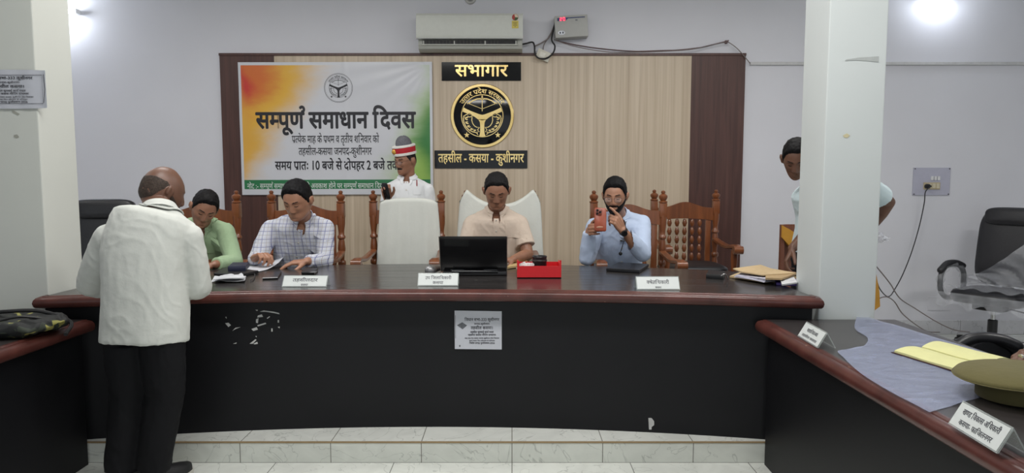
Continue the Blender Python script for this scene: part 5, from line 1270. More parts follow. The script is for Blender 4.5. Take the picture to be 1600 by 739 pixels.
for dx, dy in ((-.022, .058), (-.022, .038), (-.003, .048)):
    c = hc + uu_ * dy + rr_ * dx + nn_ * .0085; MB().tube([c, c + nn_ * .003], 0.0075, 14).build('camera_lens', flat('lens_black', (16, 14, 16), 0.1), pf)
# watch on the left wrist
w_ = JF['wrL'] * .98 + JF['elL'] * .02; ax = norm(JF['wrL'] - JF['elL']); m = MB()
m.tube([w_ - ax * .010, w_ + ax * .010], 0.0305, 20); wa = m.build('wristwatch', flat('watch_strap', (40, 30, 26), 0.5), rF[0])
fdir = norm(V3(-0.35, -1, 0.1) - ax * np.dot(V3(-0.35, -1, 0.1), ax)); MB().tube([w_ + fdir * .028, w_ + fdir * .039], 0.021, 24).build('watch_case', flat('watch_black', (24, 24, 26), 0.25), wa)
# lanyard cord with a clip hanging from the neck
spF = rF[3]; cp = [spF(t, PI / 2 + d, 0.026) for t, d in ((.93, .25), (.84, .12), (.74, .06), (.62, .03), (.52, -.04))]
m = MB(); m.tube(catmull(cp, 6), 0.0025, 6); lo = m.build('earphone_cord', M_CBL, rF[0])
m = MB(); m.tube([cp[3] + V3(-.025, 0, 0), cp[3] + V3(.02, 0, 0)], .006, 8); m.ellipsoid(cp[4] + V3(0, -.004, -.008), (.013, .008, .013)); m.build('clip', M_CBL, lo)
# --- man behind the right column
SH_H = cloth_mat('shirt_ice_blue', (206, 222, 226), 0.8, noise=0.03)
JH = dict(hip=V3(P(1285, 430, 4.10).x, 4.10, 0.92), chest=A_(1296, 330, 4.06), neck=A_(1290, 282, 4.02), shR=A_(1264, 300, 4.02), shL=A_(1352, 288, 4.06), elR=A_(1276, 350, 4.02), elL=A_(1388, 316, 4.16), wrR=A_(1238, 388, 3.92), wrL=A_(1356, 362, 4.24), hiplat=V3(-1, 0.1, 0))
for sd, sx in (('L', .10), ('R', -.10)):
    JH['kn' + sd] = V3(JH['hip'][0] + sx, 4.08, 0.50); JH['an' + sd] = V3(JH['hip'][0] + sx, 4.12, DAIS_Z + 0.085)
person('person', JH, 'person in a pale blue shirt leaning down half hidden behind the right column', SK1, SH_H,
       dict(c=A_(1244, 248, 3.98), fwd=(-0.42, -0.9), pitch=0.55, size=0.98), hair=dict(out=0.015, noise=0.003), hair_rgb=(18, 17, 18), wr=0.004, seed=19, girth=1.12, hem=0.14, short=True,
       hands=(dict(f=(-0.5, 0.2, -.8), nrm=(-1, 0, 0), thumb=(0, -1, 0), curl=(.6, .6, .6, .6)), dict(f=(-0.45, -0.15, -1), nrm=(0.8, -0.3, -.3), thumb=(0.3, -1, -.2), curl=(.5, .55, .6, .65))))
# --- hand of someone outside the frame, resting at the right table
m = MB(); wrh = V3(*PZ(1612, 552, SZ + 0.045)); wrh[0] = max(wrh[0], 2.0)
hb = MB(); hand(hb, wrh, (-1, -0.05, -0.12), (0, 0.15, -1), (0, -1, 0.1), curl=((.35, .8, .5), (.4, .85, .5), (.45, .9, .5), (.5, .9, .5)), tcurl=.6)
hb.tube([wrh, wrh + V3(.12, .02, .01), wrh + V3(.26, .04, .03)], [.027, .036, .042], 14, round_ends=True)
hme = remesh(hb, 0.004, 1, 'person', .4); bs = Vector((wrh[0], wrh[1], SZ)); mesh_set(hme, mesh_np(hme) - np.array(bs)); ho = link(hme, 'person', SK1, None, bs, True, 180)
tag(ho, 'dark hand with a silver ring at the right edge behind the khaki cap', 'person')
kn = wrh + norm(V3(-1, -.05, -.12)) * .115 + V3(0, -.01, 0.002)
MB().tube([kn + V3(-.002, 0, .0), kn + V3(.006, 0, .001)], .0125, 16).build('ring', flat('ring_silver', (210, 205, 200), 0.2, 0.9), ho)
sl = MB(); sl.tube([wrh + V3(.10, .02, .01), wrh + V3(.20, .03, .022), wrh + V3(.34, .05, .05)], [.047, .054, .062], 16); sl.build('sleeve', flat('khaki_sleeve', (128, 112, 78), 0.85), ho)
# ------------------------------------------------------------------ things on the head table
def at_top(px, py, z=TZ): q = PZ(px, py, z); return q
def acrylic():
    t = NT('clear_acrylic'); t.b.inputs['Base Color'].default_value = srgb(214, 222, 218); t.b.inputs['Roughness'].default_value = 0.08; t.b.inputs['Alpha'].default_value = 0.35; t.b.inputs['Specular IOR Level'].default_value = 0.8; return t.m
M_ACR = acrylic()
M_CARD = flat('card_white', (204, 208, 206), 0.5, noise=0.02)
def placard(c, rz, w, h, lines, label, card=None, spread=0.085):
    """bent acrylic tent holder with a card; c = middle of the front foot, faces local -Y"""
    card = card or M_CARD; r = empty('name_placard', c, label, 'name placard', None); Rz = Matrix.Rotation(rz, 3, 'Z'); c = Vector(c)
    T = lambda x, y, z: c + Rz @ Vector((x, y, z)); d = spread / 2; hz = h
    fr = [(-0.0, 0.0), (d, hz), (2 * d, 0.0)]; t = 0.0025; m = MB(); R = []
    for x in (-w / 2, w / 2): R.append([T(x, 0, 0.001), T(x, d, hz), T(x, 2 * d, 0.001), T(x, 2 * d - 2.2 * t, 0.001), T(x, d, hz - 2.4 * t), T(x, 2.2 * t, 0.001)])
    m.rings(R); m.build('acrylic_holder', M_ACR, r, False)
    up = Rz @ Vector((0, d, hz)).normalized(); X = Rz @ Vector((1, 0, 0)); n = X.cross(up).normalized(); L = math.hypot(d, hz)
    p = MB(); p.prism([(-w / 2 + .004, .004), (w / 2 - .004, .004), (w / 2 - .004, L - .006), (-w / 2 + .004, L - .006)], T(0, 0, 0.001) + n * 0.0004, X, up, n, 0.0008); cd = p.build('card', card, r, False)
    l = MB()
    for txt, fy_, k, wd in lines: lettering(l, txt, T(0, 0, 0.001) + n * 0.0016 + up * (L * fy_), X, up, L * k, 0.004, width=w * wd)
    l.build('card_text', flat('card_ink', (48, 48, 60), 0.5, noise=0), cd, False)
    return r
def placard_px(x0, x1, yb, h, lines, label, **k):
    a, b = at_top((x0 + x1) / 2 , yb), None; w = (P(x1, yb, a.y).x - P(x0, yb, a.y).x); return placard(a, 0, w, h, lines, label, **k)
placard_px(440, 510, 448.5, 0.058, (('तहसीलदार', .44, .40, .56), ('कसया', .08, .26, .16)), 'white name placard in front of the person in the checked shirt')
placard_px(652, 716, 447, 0.066, (('उप िजलािधकारी', .50, .34, .64), ('कसया', .14, .32, .26)), 'white name placard beside the microphone')
placard_px(995, 1063, 453, 0.066, (('{क}षे{त}_ािधकारी', .42, .38, .52), ('कसया', .10, .20, .14)), 'white name placard in front of the bearded person')
# laptop seen from behind
lp0, lp1 = at_top(692, 431), at_top(792, 431); LX = (lp0.x + lp1.x) / 2; LW = lp1.x - lp0.x; LY = lp0.y
lt = empty('laptop', (LX, LY, TZ), 'open black laptop with its glossy lid towards the viewer', 'laptop')
M_LB = flat('laptop_black', (16, 16, 18), 0.12, noise=0.02); M_LD = flat('laptop_dark', (30, 30, 32), 0.4)
MB().box2((LX - LW / 2, LY, TZ + 0.003), (LX + LW / 2, LY + 0.245, TZ + 0.026), 0.005).build('base', M_LD, lt, True, angle=30)
MB().tube([(LX - LW * .36, LY + .006, TZ + .024), (LX + LW * .36, LY + .006, TZ + .024)], 0.011, 12).build('hinge', M_LB, lt)
lidh = 0.225; tl = 0.30; upv = Vector((0, -math.sin(tl), math.cos(tl))); O = Vector((LX - LW * .02, LY + 0.030, TZ + .026)); nrm_ = Vector((0, -math.cos(tl), -math.sin(tl)))
MB().box(O + upv * lidh / 2, (LW * 1.04, 0.011, lidh), 0, 0.0045, Matrix.Rotation(tl, 3, 'X')).build('lid', M_LB, lt, True, angle=30)
m = MB(); hw = LW * .522
m.tube([O + Vector((-hw, 0, 0)) + upv * lidh, O + Vector((-hw, 0, 0)) + upv * .004, O + Vector((hw, 0, 0)) + upv * .004, O + Vector((hw, 0, 0)) + upv * lidh], 0.0035, 8); m.build('silver_edge', flat('laptop_silver', (160, 150, 140), 0.35, 0.6), lt)
for dx in (-.26, .26): MB().box(O + Vector((dx * LW, -.005, .004)), (0.085, .012, .014), 0, .003).build('hinge_cover', M_LB, lt, True, angle=30)
MB().box(O + upv * lidh / 2 - nrm_ * 0.0062, (LW * .96, 0.001, lidh * .9), 0, 0, Matrix.Rotation(tl, 3, 'X')).build('screen', flat('laptop_screen', (60, 70, 90), 0.2, emit=0.25), lt, False)
m = MB()
for i in range(11):
    for j in range(4): m.box((LX - LW * .40 + i * LW * .08, LY + .055 + j * .024, TZ + .0268), (LW * .068, .019, .002))
m.build('keyboard', M_LB, lt, False)
# microphone
mh = at_top(672, 424, TZ + 0.028); mt = at_top(683, 414, TZ + 0.02); mc = empty('microphone', (mh.x, mh.y, TZ), 'black handheld microphone with silver mesh head lying left of the laptop', 'microphone')
ax = Vector(norm(np.array(Vector((mh.x + 0.05, mh.y + .22, TZ + .016)) - Vector((mh.x, mh.y, TZ + .026))))); b = Vector((mh.x, mh.y, TZ + .033))
MB().tube([b + ax * .020, b + ax * .03, b + ax * .045, b + ax * .19], [.026, .025, .021, .015], 16).build('handle', flat('mic_black', (20, 20, 22), 0.4), mc)
def mesh_mat():
    t = NT('mic_mesh'); t.b.inputs['Metallic'].default_value = .7; t.b.inputs['Roughness'].default_value = .4; mp = t.coords((260, 260, 260)); c = t.n('ShaderNodeTexChecker'); c.inputs['Scale'].default_value = 1; c.inputs[1].default_value = srgb(180, 180, 180); c.inputs[2].default_value = srgb(100, 100, 102); t.l(mp, 0, c, 0); t.l(c, 0, t.b, 'Base Color'); return t.m
MB().ellipsoid(b, (.032, .032, .032), None, 24, 16).build('mesh_head', mesh_mat(), mc); MB().tube([b + ax * .012, b + ax * .022], .0325, 20).build('collar_ring', flat('mic_ring', (120, 120, 120), .3, .8), mc)
# red tray with a black cup and crumpled paper
t0, t1 = at_top(808, 435), at_top(877, 435); tw = t1.x - t0.x; ty = t0.y
M_RED = flat('red_plastic', (206, 26, 34), 0.35, noise=0.03)
tr = empty('desk_tray', ((t0.x + t1.x) / 2, ty, TZ), 'bright red plastic desk tray right of the laptop', 'tray'); tx = (t0.x + t1.x) / 2; td = 0.20
m = MB(); m.box2((t0.x, ty, TZ + .001), (t1.x, ty + td, TZ + .006)); m.build('tray_floor', M_RED, tr, False)
m = MB(); m.prism([(-tw / 2, 0), (tw / 2, 0), (tw / 2, .105), (tw / 2 - .010, .105), (tw / 2 - .014, .072), (-tw / 2 + .014, .072), (-tw / 2 + .010, .105), (-tw / 2, .105)], (tx, ty, TZ + .001), EX, EZ, (0, 1, 0), .005); m.build('front_wall', M_RED, tr, False)
for x in (t0.x + .0004, t1.x - .0054): m = MB(); m.prism([(.0052, 0), (td - .0052, 0), (td - .0052, .085), (.05, .065), (.014, .105), (.0052, .105)], (x, ty, TZ + .001), (0, 1, 0), EZ, (1, 0, 0), .005); m.build('side_wall', M_RED, tr, False)
MB().box2((t0.x, ty + td - .005, TZ + .001), (t1.x, ty + td, TZ + .075)).build('rear_wall', M_RED, tr, False)
cc = P(843, 409, ty + .10); cu = empty('pen_cup', (cc.x, ty + .10, TZ + .007), 'black round cup standing in the red tray', 'cup')
MB().lathe([(.036, TZ + .0065), (.041, TZ + .02), (.043, TZ + .112), (.045, TZ + .118), (.043, TZ + .122), (.039, TZ + .118), (.037, TZ + .02), (.02, TZ + .014)], (cc.x, ty + .10, 0), 28).build('cup_body', flat('cup_black', (28, 26, 28), 0.35), cu)
MB().lathe([(.0445, TZ + .090), (.046, TZ + .092), (.046, TZ + .098), (.0445, TZ + .1)], (cc.x, ty + .10, 0), 28).build('cup_band', flat('cup_band', (52, 48, 48), .3), cu)
m = MB(); pc = P(822, 411, ty + .06); g = []
u = sph(26, 18).reshape(-1, 3); rr = 1 + .35 * vnoise(u * 3.1 + 2) + .2 * vnoise(u * 7); pts = u * rr[:, None] * V3(.045, .035, .032) + V3(pc.x, ty + .055, TZ + .052); m.add(pts, grid_faces(26, 18)); o = m.build('crumpled_paper', flat('crumple', (196, 190, 188), .7), None, True, loc=(pc.x, ty + .055, TZ + .008), angle=20); tag(o, 'crumpled whitish paper in the left of the red tray', 'paper')
# brown file near the hands of the person at the laptop
def sheet_on(name, px, z, thick, mat, label, cat, parent=None, curl=0.0, lift=None):
    q = [PZ(x, y, z) for x, y in px]; n = 14; g = []
    for i in range(n + 1):
        a = q[0].lerp(q[3], i / n); b_ = q[1].lerp(q[2], i / n); row = []
        for j in range(n + 1):
            p = a.lerp(b_, j / n); 
            if lift: p.z += lift(i / n, j / n)
            row.append(p)
        g.append(row)
    o = MB().sheet(g, -thick).build(name, mat, parent, True, loc=None if parent else (q[0] + q[2]) / 2, angle=30)
    if label: tag(o, label, cat)
    return o
sheet_on('paper_file', ((792, 420), (815, 417), (832, 404), (806, 407)), TZ + .004, .012, flat('file_brown', (186, 160, 112), .7), 'tan paper file on the table edge under the hand beside the laptop', 'file')
# black tablet folder, key pouch
def slab_on(name, px, z, thick, mat, label, cat, bev=.004):
    q = [PZ(x, y, z) for x, y in px]; m = MB(); c = sum(q, Vector()) / 4
    ins = lambda k: [v.lerp(c, k) for v in q]
    L = [[v for v in ins(.02)], [v + Vector((0, 0, bev)) for v in q], [v + Vector((0, 0, thick - bev)) for v in q], [v + Vector((0, 0, thick)) for v in ins(.03)]]
    o = m.rings(L).build(name, mat, None, True, loc=(c.x, c.y, z), angle=30); tag(o, label, cat); return o
slab_on('notebook', ((947, 424), (999, 427), (1014, 417), (966, 414)), TZ + .001, .020, flat('notebook_black', (22, 22, 25), .35), 'slim black notebook in front of the bearded person', 'notebook')
k = slab_on('key_pouch', ((1103, 435), (1130, 437), (1133, 430), (1107, 428)), TZ + .001, .026, flat('pouch_black', (22, 22, 24), .45), 'small black key pouch with a metal clip right of the bearded person', 'key pouch', .009)
c = PZ(1127, 431, TZ + .03); MB().tube(catmull([c, c + Vector((.012, -.012, .012)), c + Vector((.028, -.006, .004)), c + Vector((.040, .004, -.02))], 6), .0035, 8).build('clip', flat('metal_clip', (170, 168, 165), .25, .9), k)
# stack of files at the right end
M_FILE = flat('file_tan', (184, 160, 122), .7, noise=.06); M_FILE2 = flat('file_tan_dark', (166, 140, 102), .7, noise=.06); M_PPR = flat('loose_paper', (196, 194, 206), .6, noise=.05)
lift1 = lambda u, v: .004 * math.sin(u * 3 + v * 2)
sheet_on('paper_file', ((1140, 434), (1195, 443), (1247, 434), (1165, 426)), TZ + .002, .010, M_FILE, 'lowest tan paper file of the stack at the right table end', 'file', lift=lift1)
for k in range(5):
    sheet_on('loose_paper', ((1147 + k * 1.5, 433 - k * 1.0), (1194 + k * .8, 441.5 - k * 1.1), (1238, 433 - k), (1168, 424 - k)), TZ + .014 + k * .004, .003, M_PPR, 'white paper sheets sticking out between the tan files at the right', 'paper', lift=lambda u, v, k=k: .003 * math.sin(u * 5 + v * 3 + k))['group'] = 'papers between the tan files'
sheet_on('paper_file', ((1196, 437), (1222, 437.5), (1247, 429), (1196, 426)), TZ + .036, .010, M_FILE2, 'tan paper file on top of the loose papers, right half of the stack', 'file')
sheet_on('paper_file', ((1145, 424), (1192, 431), (1246, 428), (1188, 418)), TZ + .044, .006, M_FILE, 'topmost tan paper file of the stack, its corner bent up', 'file', lift=lambda u, v: .012 * max(0, .3 - v) / .3)
b0_ = slab_on('box', ((1213, 446), (1247, 447), (1247, 440), (1210, 439.5)), TZ + .001, .016, flat('box_purple', (76, 56, 140), .4), 'flat purple packet at the right end of the table', 'packet', .002)
g = []
a, b_, c, d = PZ(1222, 446.5, TZ + .018), PZ(1246, 443, TZ + .018), P(1236, 429, PZ(1236, 437, TZ).y), P(1216, 429.5, PZ(1216, 437, TZ).y)
m = MB(); q = [a, b_, c, d]; n_ = (b_ - a).cross(d - a).normalized() * .008; m.rings([[v for v in q], [v + n_ for v in q]]); o = m.build('card_pack', flat('pack_white', (204, 204, 206), .5), None, False, loc=a); tag(o, 'white printed card pack leaning on the purple packet', 'packet')
m = MB()
for k_ in range(5):
    s = a.lerp(d, .2 + k_ * .14) + n_ * 1.06; e = b_.lerp(c, .2 + k_ * .14) + n_ * 1.06; s2, e2 = s.lerp(e, .12), s.lerp(e, .85 - .1 * (k_ % 2)); w_ = (d - a).normalized() * .004; m.add([s2, e2, e2 + w_, s2 + w_], [(0, 1, 2, 3)])
m.build('print', flat('print_blue', (90, 90, 130), .5), o, False)
# things in front of the checked shirt: sheet, glasses case, folder, papers, phone, remote
lf = lambda u, v: .055 * max(0, v - .55) ** 1.5 * 2.0
sheet_on('paper_sheet', ((384, 428), (436, 418), (446, 406), (376, 417)), TZ + .003, .0012, flat('sheet_white', (206, 208, 214), .6), 'white sheet curling up under the hands of the person in the checked shirt', 'paper', lift=lf)
slab_on('folder', ((334, 431), (372, 434), (404, 427), (352, 422)), TZ + .001, .018, flat('folder_black', (26, 26, 30), .45), 'black folder lying in front of the person in green', 'folder')
slab_on('spectacle_case', ((356, 424), (384, 423), (390, 417), (364, 417)), TZ + .020, .030, flat('case_navy', (34, 38, 62), .5), 'dark blue case on the black folder', 'case', .010)
for k, (o4, lb) in enumerate(((((330, 441), (382, 441), (385, 433), (338, 434)), 'lower crumpled white paper at the elbow of the standing person'), (((333, 439), (384, 437), (378, 431.5), (345, 432)), 'upper crumpled white paper on the pile beside the standing person'))):
    sheet_on('paper_sheet', o4, TZ + .003 + k * .014, .004, flat('sheet_white2', (198, 200, 204), .6), lb, 'paper', lift=lambda u, v, k=k: .010 * vnoise(np.array([[u * 3 + k, v * 4, k]]))[0] + .008)
cable('thin_cable', [(384, 424), (392, 423), (398, 429), (396, 436), (391, 438)], 4.0, .003, 'short black cable curling off the black folder', M_CBL)
cobj = COL.objects['thin_cable']; me = cobj.data; base_ = cobj.location
for v in me.vertices:
    w = v.co + base_; d = w - Vector((0, 0, CAM_H)); k = (TZ + .006 - CAM_H) / d.z; nw = Vector((0, 0, CAM_H)) + d * k; nw.z += (v.normal.z) * .003; v.co = nw - base_
def phone_on(name, px, label, cat):
    o = slab_on(name, px, TZ + .001, .011, flat('phone_body', (20, 20, 22), .25), label, cat, .003); return o
p_ = phone_on('mobile_phone', ((410, 437), (434, 436), (440, 427), (418, 428)), 'black mobile phone lying near the placard of the person in the checked shirt', 'phone')
p2 = slab_on('remote_control', ((471, 429), (491, 430), (497, 423), (477, 422)), TZ + .001, .018, flat('remote_black', (22, 22, 24), .4), 'small black remote control behind the left name placard', 'remote')
c = PZ(490, 425, TZ + .0195); MB().box(c, (.035, .045, .002), 0, .0006).build('key_pad', flat('remote_grey', (110, 110, 112), .4), p2, False)
# pens
w_ = JC['wrR'] + V3(.085, -.055, .03); pen0 = V3(*PZ(424, 411, TZ + .004)); o = MB().tube([pen0, pen0 + (w_ - pen0) * .08, pen0 + (w_ - pen0) * .95, w_], [.0015, .0042, .0045, .0035], 10).build('pen', flat('pen_dark', (40, 40, 48), .3), None, True, loc=pen0); tag(o, 'dark pen held by the person in the checked shirt', 'pen')
c0 = rC[3](.70, PI * .70, .034); m = MB(); m.tube([c0 + V3(0, 0, -.03), c0 + V3(0, 0, .035)], .005, 10); o = m.build('pocket_pen', flat('pen_blue', (40, 70, 140), .35), rC[0]); MB().ellipsoid(c0 + V3(0, 0, .038), (.007, .007, .012)).build('pen_cap', flat('pen_blue_cap', (50, 110, 170), .35), o)

# ------------------------------------------------------------------ right side table
def placard_side(p0, p1, h, lines, label, card=None, spread=.075):
    a, b_ = PZ(*p0, SZ + .005), PZ(*p1, SZ + .005); d = b_ - a; w = d.length; rz = math.atan2(d.y, d.x); return placard((a + b_) / 2, rz, w, h, lines, label, card, spread)
placard_side((1246, 525), (1277, 544), .066, (('खा0िव0अ0', .50, .30, .50), ('तहसील कसया', .16, .22, .70)), 'small white name placard on the right table near the head table')
placard_side((1481, 662), (1557, 709), .068, (('ख{ण}ड िवकास अिधकारी', .56, .30, .74), ('कसया- फािजलनगर', .18, .28, .66)), 'large white name placard on the right table nearest to the viewer')
# open notebook with yellow pages and a dark cover
nb0, nb1, nb2, nb3 = PZ(1396, 552, SZ + .004), PZ(1500, 584, SZ + .004), PZ(1584, 570, SZ + .004), PZ(1480, 543, SZ + .004)
nbk = empty('open_notebook', (nb0 + nb2) / 2, 'open notebook with yellow pages on the plastic of the right table', 'notebook')
def nbpt(u, v, z): q = nb0.lerp(nb1, v).lerp(nb3.lerp(nb2, v), u); q.z = SZ + .0045 + z; return q
cov = [[nbpt(u, v, .001) for v in np.linspace(-.02, 1.02, 8)] for u in np.linspace(-.02, 1.02, 16)]; MB().sheet(cov, -.003).build('cover', flat('cover_maroon', (62, 30, 34), .45), nbk, True)
M_YEL = flat('yellow_page', (212, 210, 152), .65, noise=.03)
for k, (u0, u1, hh) in enumerate(((0.0, .5, .020), (.5, 1.0, .028))):
    zf = lambda u: .0045 + hh * (math.sin(max(0, min(1, (u - u0) / (u1 - u0))) * PI * .86 + .22) ** .7) * (1 if k else .9)
    top = [[nbpt(u, v, zf(u) + .001 * math.sin(v * 9)) for v in np.linspace(0.01, .99, 10)] for u in np.linspace(u0 + .005, u1 - .005, 18)]
    bot = [[nbpt(u, v, .0042) for v in np.linspace(0.01, .99, 10)] for u in np.linspace(u0 + .005, u1 - .005, 18)]
    m = MB(); m.sheet(top); h_, w_2 = 18, 10; off = len(m.v); m.v += [tuple(p) for r in bot for p in r]; q = lambda i, j: i * w_2 + j
    edge = [q(0, j) for j in range(w_2)] + [q(i, w_2 - 1) for i in range(1, h_)] + [q(h_ - 1, j) for j in range(w_2 - 2, -1, -1)] + [q(i, 0) for i in range(h_ - 2, 0, -1)]
    for i in range(len(edge)): a, c = edge[i], edge[(i + 1) % len(edge)]; m.f.append((c, a, off + a, off + c))
    m.build('pages', M_YEL, nbk, True, angle=35)
# khaki officer's cap
kc = PZ(1578, 632, SZ + .004); kc.x += .065; kc.y += .06
kp = empty('officer_cap', (kc.x, kc.y, SZ), 'khaki peaked service cap lying on the right table at the frame edge', 'cap')
M_KH = cloth_mat('khaki_wool', (98, 92, 58), .9, noise=.06, bumps=.12)
def capring(r, z, sx=1.0, tilt=0.0, n=56): return [Vector((kc.x + r * sx * math.cos(t), kc.y + r * .92 * math.sin(t), SZ + .005 + z + tilt * r * math.cos(t))) for t in np.linspace(0, 2 * PI, n, endpoint=False)]
MB().rings([capring(.108, 0), capring(.111, .004), capring(.112, .046), capring(.108, .052)]).build('band', cloth_mat('khaki_band', (88, 82, 52), .9), kp)
MB().rings([capring(.108, .046), capring(.118, .052), capring(.150, .058, 1, .03), capring(.172, .066, 1, .05), capring(.175, .073, 1, .05), capring(.167, .082, 1, .05), capring(.12, .094, 1, .04), capring(.05, .098)]).build('crown', M_KH, kp, True, angle=180)
MB().rings([capring(.172, .067, 1, .05), capring(.1775, .0695, 1, .05), capring(.172, .072, 1, .05)], cap=False).build('piping', M_KH, kp)
R = []
for rr, z in ((.104, .014), (.15, .006), (.17, .0012), (.17, -.0012 + .003), (.15, .010), (.104, .019)): R.append([Vector((kc.x + rr * math.cos(t) * 1.0, kc.y + rr * math.sin(t), SZ + .004 + z)) for t in np.linspace(-.9, .9, 18)])
m = MB(); m.rings(R, cap=False, closed=False); m.build('peak', flat('peak_black', (22, 22, 24), .2), kp)
# ------------------------------------------------------------------ left side table: camouflage bag
def camo_cloth():
    t = NT('camouflage_cloth'); mp = t.coords((1, 1, 1)); n1 = t.n('ShaderNodeTexNoise'); n1.inputs['Scale'].default_value = 16; n1.inputs['Detail'].default_value = 1.5; n1.inputs['Distortion'].default_value = .8; t.l(mp, 0, n1, 'Vector')
    r = t.ramp(n1, 'Fac', [(.0, srgb(22, 24, 24)), (.56, srgb(24, 26, 26)), (.57, srgb(46, 52, 42)), (.63, srgb(48, 54, 42)), (.64, srgb(140, 136, 72)), (1, srgb(150, 146, 80))]); r.color_ramp.interpolation = 'CONSTANT'
    t.l(r, 0, t.b, 'Base Color'); t.b.inputs['Roughness'].default_value = .7; return t.m
M_CAMO = camo_cloth()
bgc = PZ(10, 522, SZ + .004); bg = empty('camouflage_bag', (bgc.x, bgc.y, SZ), 'flat black and yellow-green camouflage bag on the left side table', 'bag')
u = sph(56, 36).reshape(-1, 3); sg = lambda v, p: np.sign(v) * np.abs(v) ** p
pts = np.stack([sg(u[:, 0], .7) * .21, sg(u[:, 1], .7) * .15, sg(u[:, 2], .8) * .042], 1); pts += (np.stack([vnoise(u * 2.5 + 3), vnoise(u * 2.5 + 9), vnoise(u * 4)], 1)) * V3(.02, .02, .016)
pts[:, 2] = np.maximum(pts[:, 2], -.038); pts += V3(bgc.x, bgc.y + .03, SZ + .040)
MB().add(pts, grid_faces(56, 36)).build('bag_body', M_CAMO, bg, True, angle=180)
c = Vector((bgc.x, bgc.y + .03, SZ + .072)); MB().tube(catmull([c + Vector((-.19, -.08, -.02)), c + Vector((-.05, -.12, -.015)), c + Vector((.08, -.06, .016)), c + Vector((.19, .03, -.02))], 8), .006, 8).build('zip', flat('zip_black', (16, 16, 18), .5), bg)
MB().tube(catmull([c + Vector((-.12, .03, .012)), c + Vector((-.02, .0, .028)), c + Vector((.10, .05, .020)), c + Vector((.20, .10, -.04)), c + Vector((.23, .02, -.082))], 8), .009, 8).build('strap', flat('strap_black', (24, 24, 26), .7), bg)
# ------------------------------------------------------------------ lectern behind the right column, with crumpled plastic on it
lcx = P(1292, 430, 4.75).x; LYc = 4.75
x0, x1 = P(1219, 400, LYc).x, P(1372, 400, LYc).x; ztop = P(1230, 351, LYc).z; z0l = 0.107
lec = empty('lectern', ((x0 + x1) / 2, LYc, z0l), 'brown and mustard wooden lectern mostly hidden behind the right column', 'lectern')
M_BR = wood('lectern_brown', (96, 58, 44), (124, 78, 60), .4, 'Z', 6); M_MU = flat('lectern_mustard', (188, 136, 46), .5, noise=.05)
MB().box2((x0, LYc, z0l), (x0 + .03, LYc + .03, ztop), .003).build('side_panel', M_BR, lec, False); MB().box2((x1 - .05, LYc, z0l), (x1 - .02, LYc + .10, ztop - .12), .003).build('side_panel', M_BR, lec, False)
MB().box2((x0 + .03, LYc + .03, z0l), (x1 - .05, LYc + .05, ztop)).build('front_panel', M_BR, lec, False)
m = MB(); m.prism([(0, -.004), (0, -.09), (.14, -.24), (.14, -.085), (.05, -.03)], (x0 + .002, LYc - .012, ztop), EX, EZ, (0, 1, 0), .040); m.build('mustard_panel', M_MU, lec, False)
zb = P(1366, 492, LYc).z
m = MB(); m.prism([(-.30, 0), (.006, 0), (.006, -.25), (.035, zb - ztop + .2 + .08), (.045, zb - ztop + .17), (-.02, zb - ztop + .12), (-.30, zb - ztop + .12)], (x1 - .02, LYc - .012, ztop - .105), EX, EZ, (0, 1, 0), .035); m.build('mustard_panel', M_MU, lec, False)
cpl = P(1370, 371, LYc + .05); u = sph(36, 24).reshape(-1, 3); rr = 1 + .5 * vnoise(u * 3 + 4) + .3 * vnoise(u * 8); o = MB().add(u * rr[:, None] * V3(.075, .05, .035) + np.array(cpl), grid_faces(36, 24)).build('crumpled_plastic', plastic_mat('clear_crumple', .35, (225, 228, 235)), None, True, loc=cpl, angle=15); tag(o, 'crumpled clear plastic on the lectern beside the right column', 'plastic')
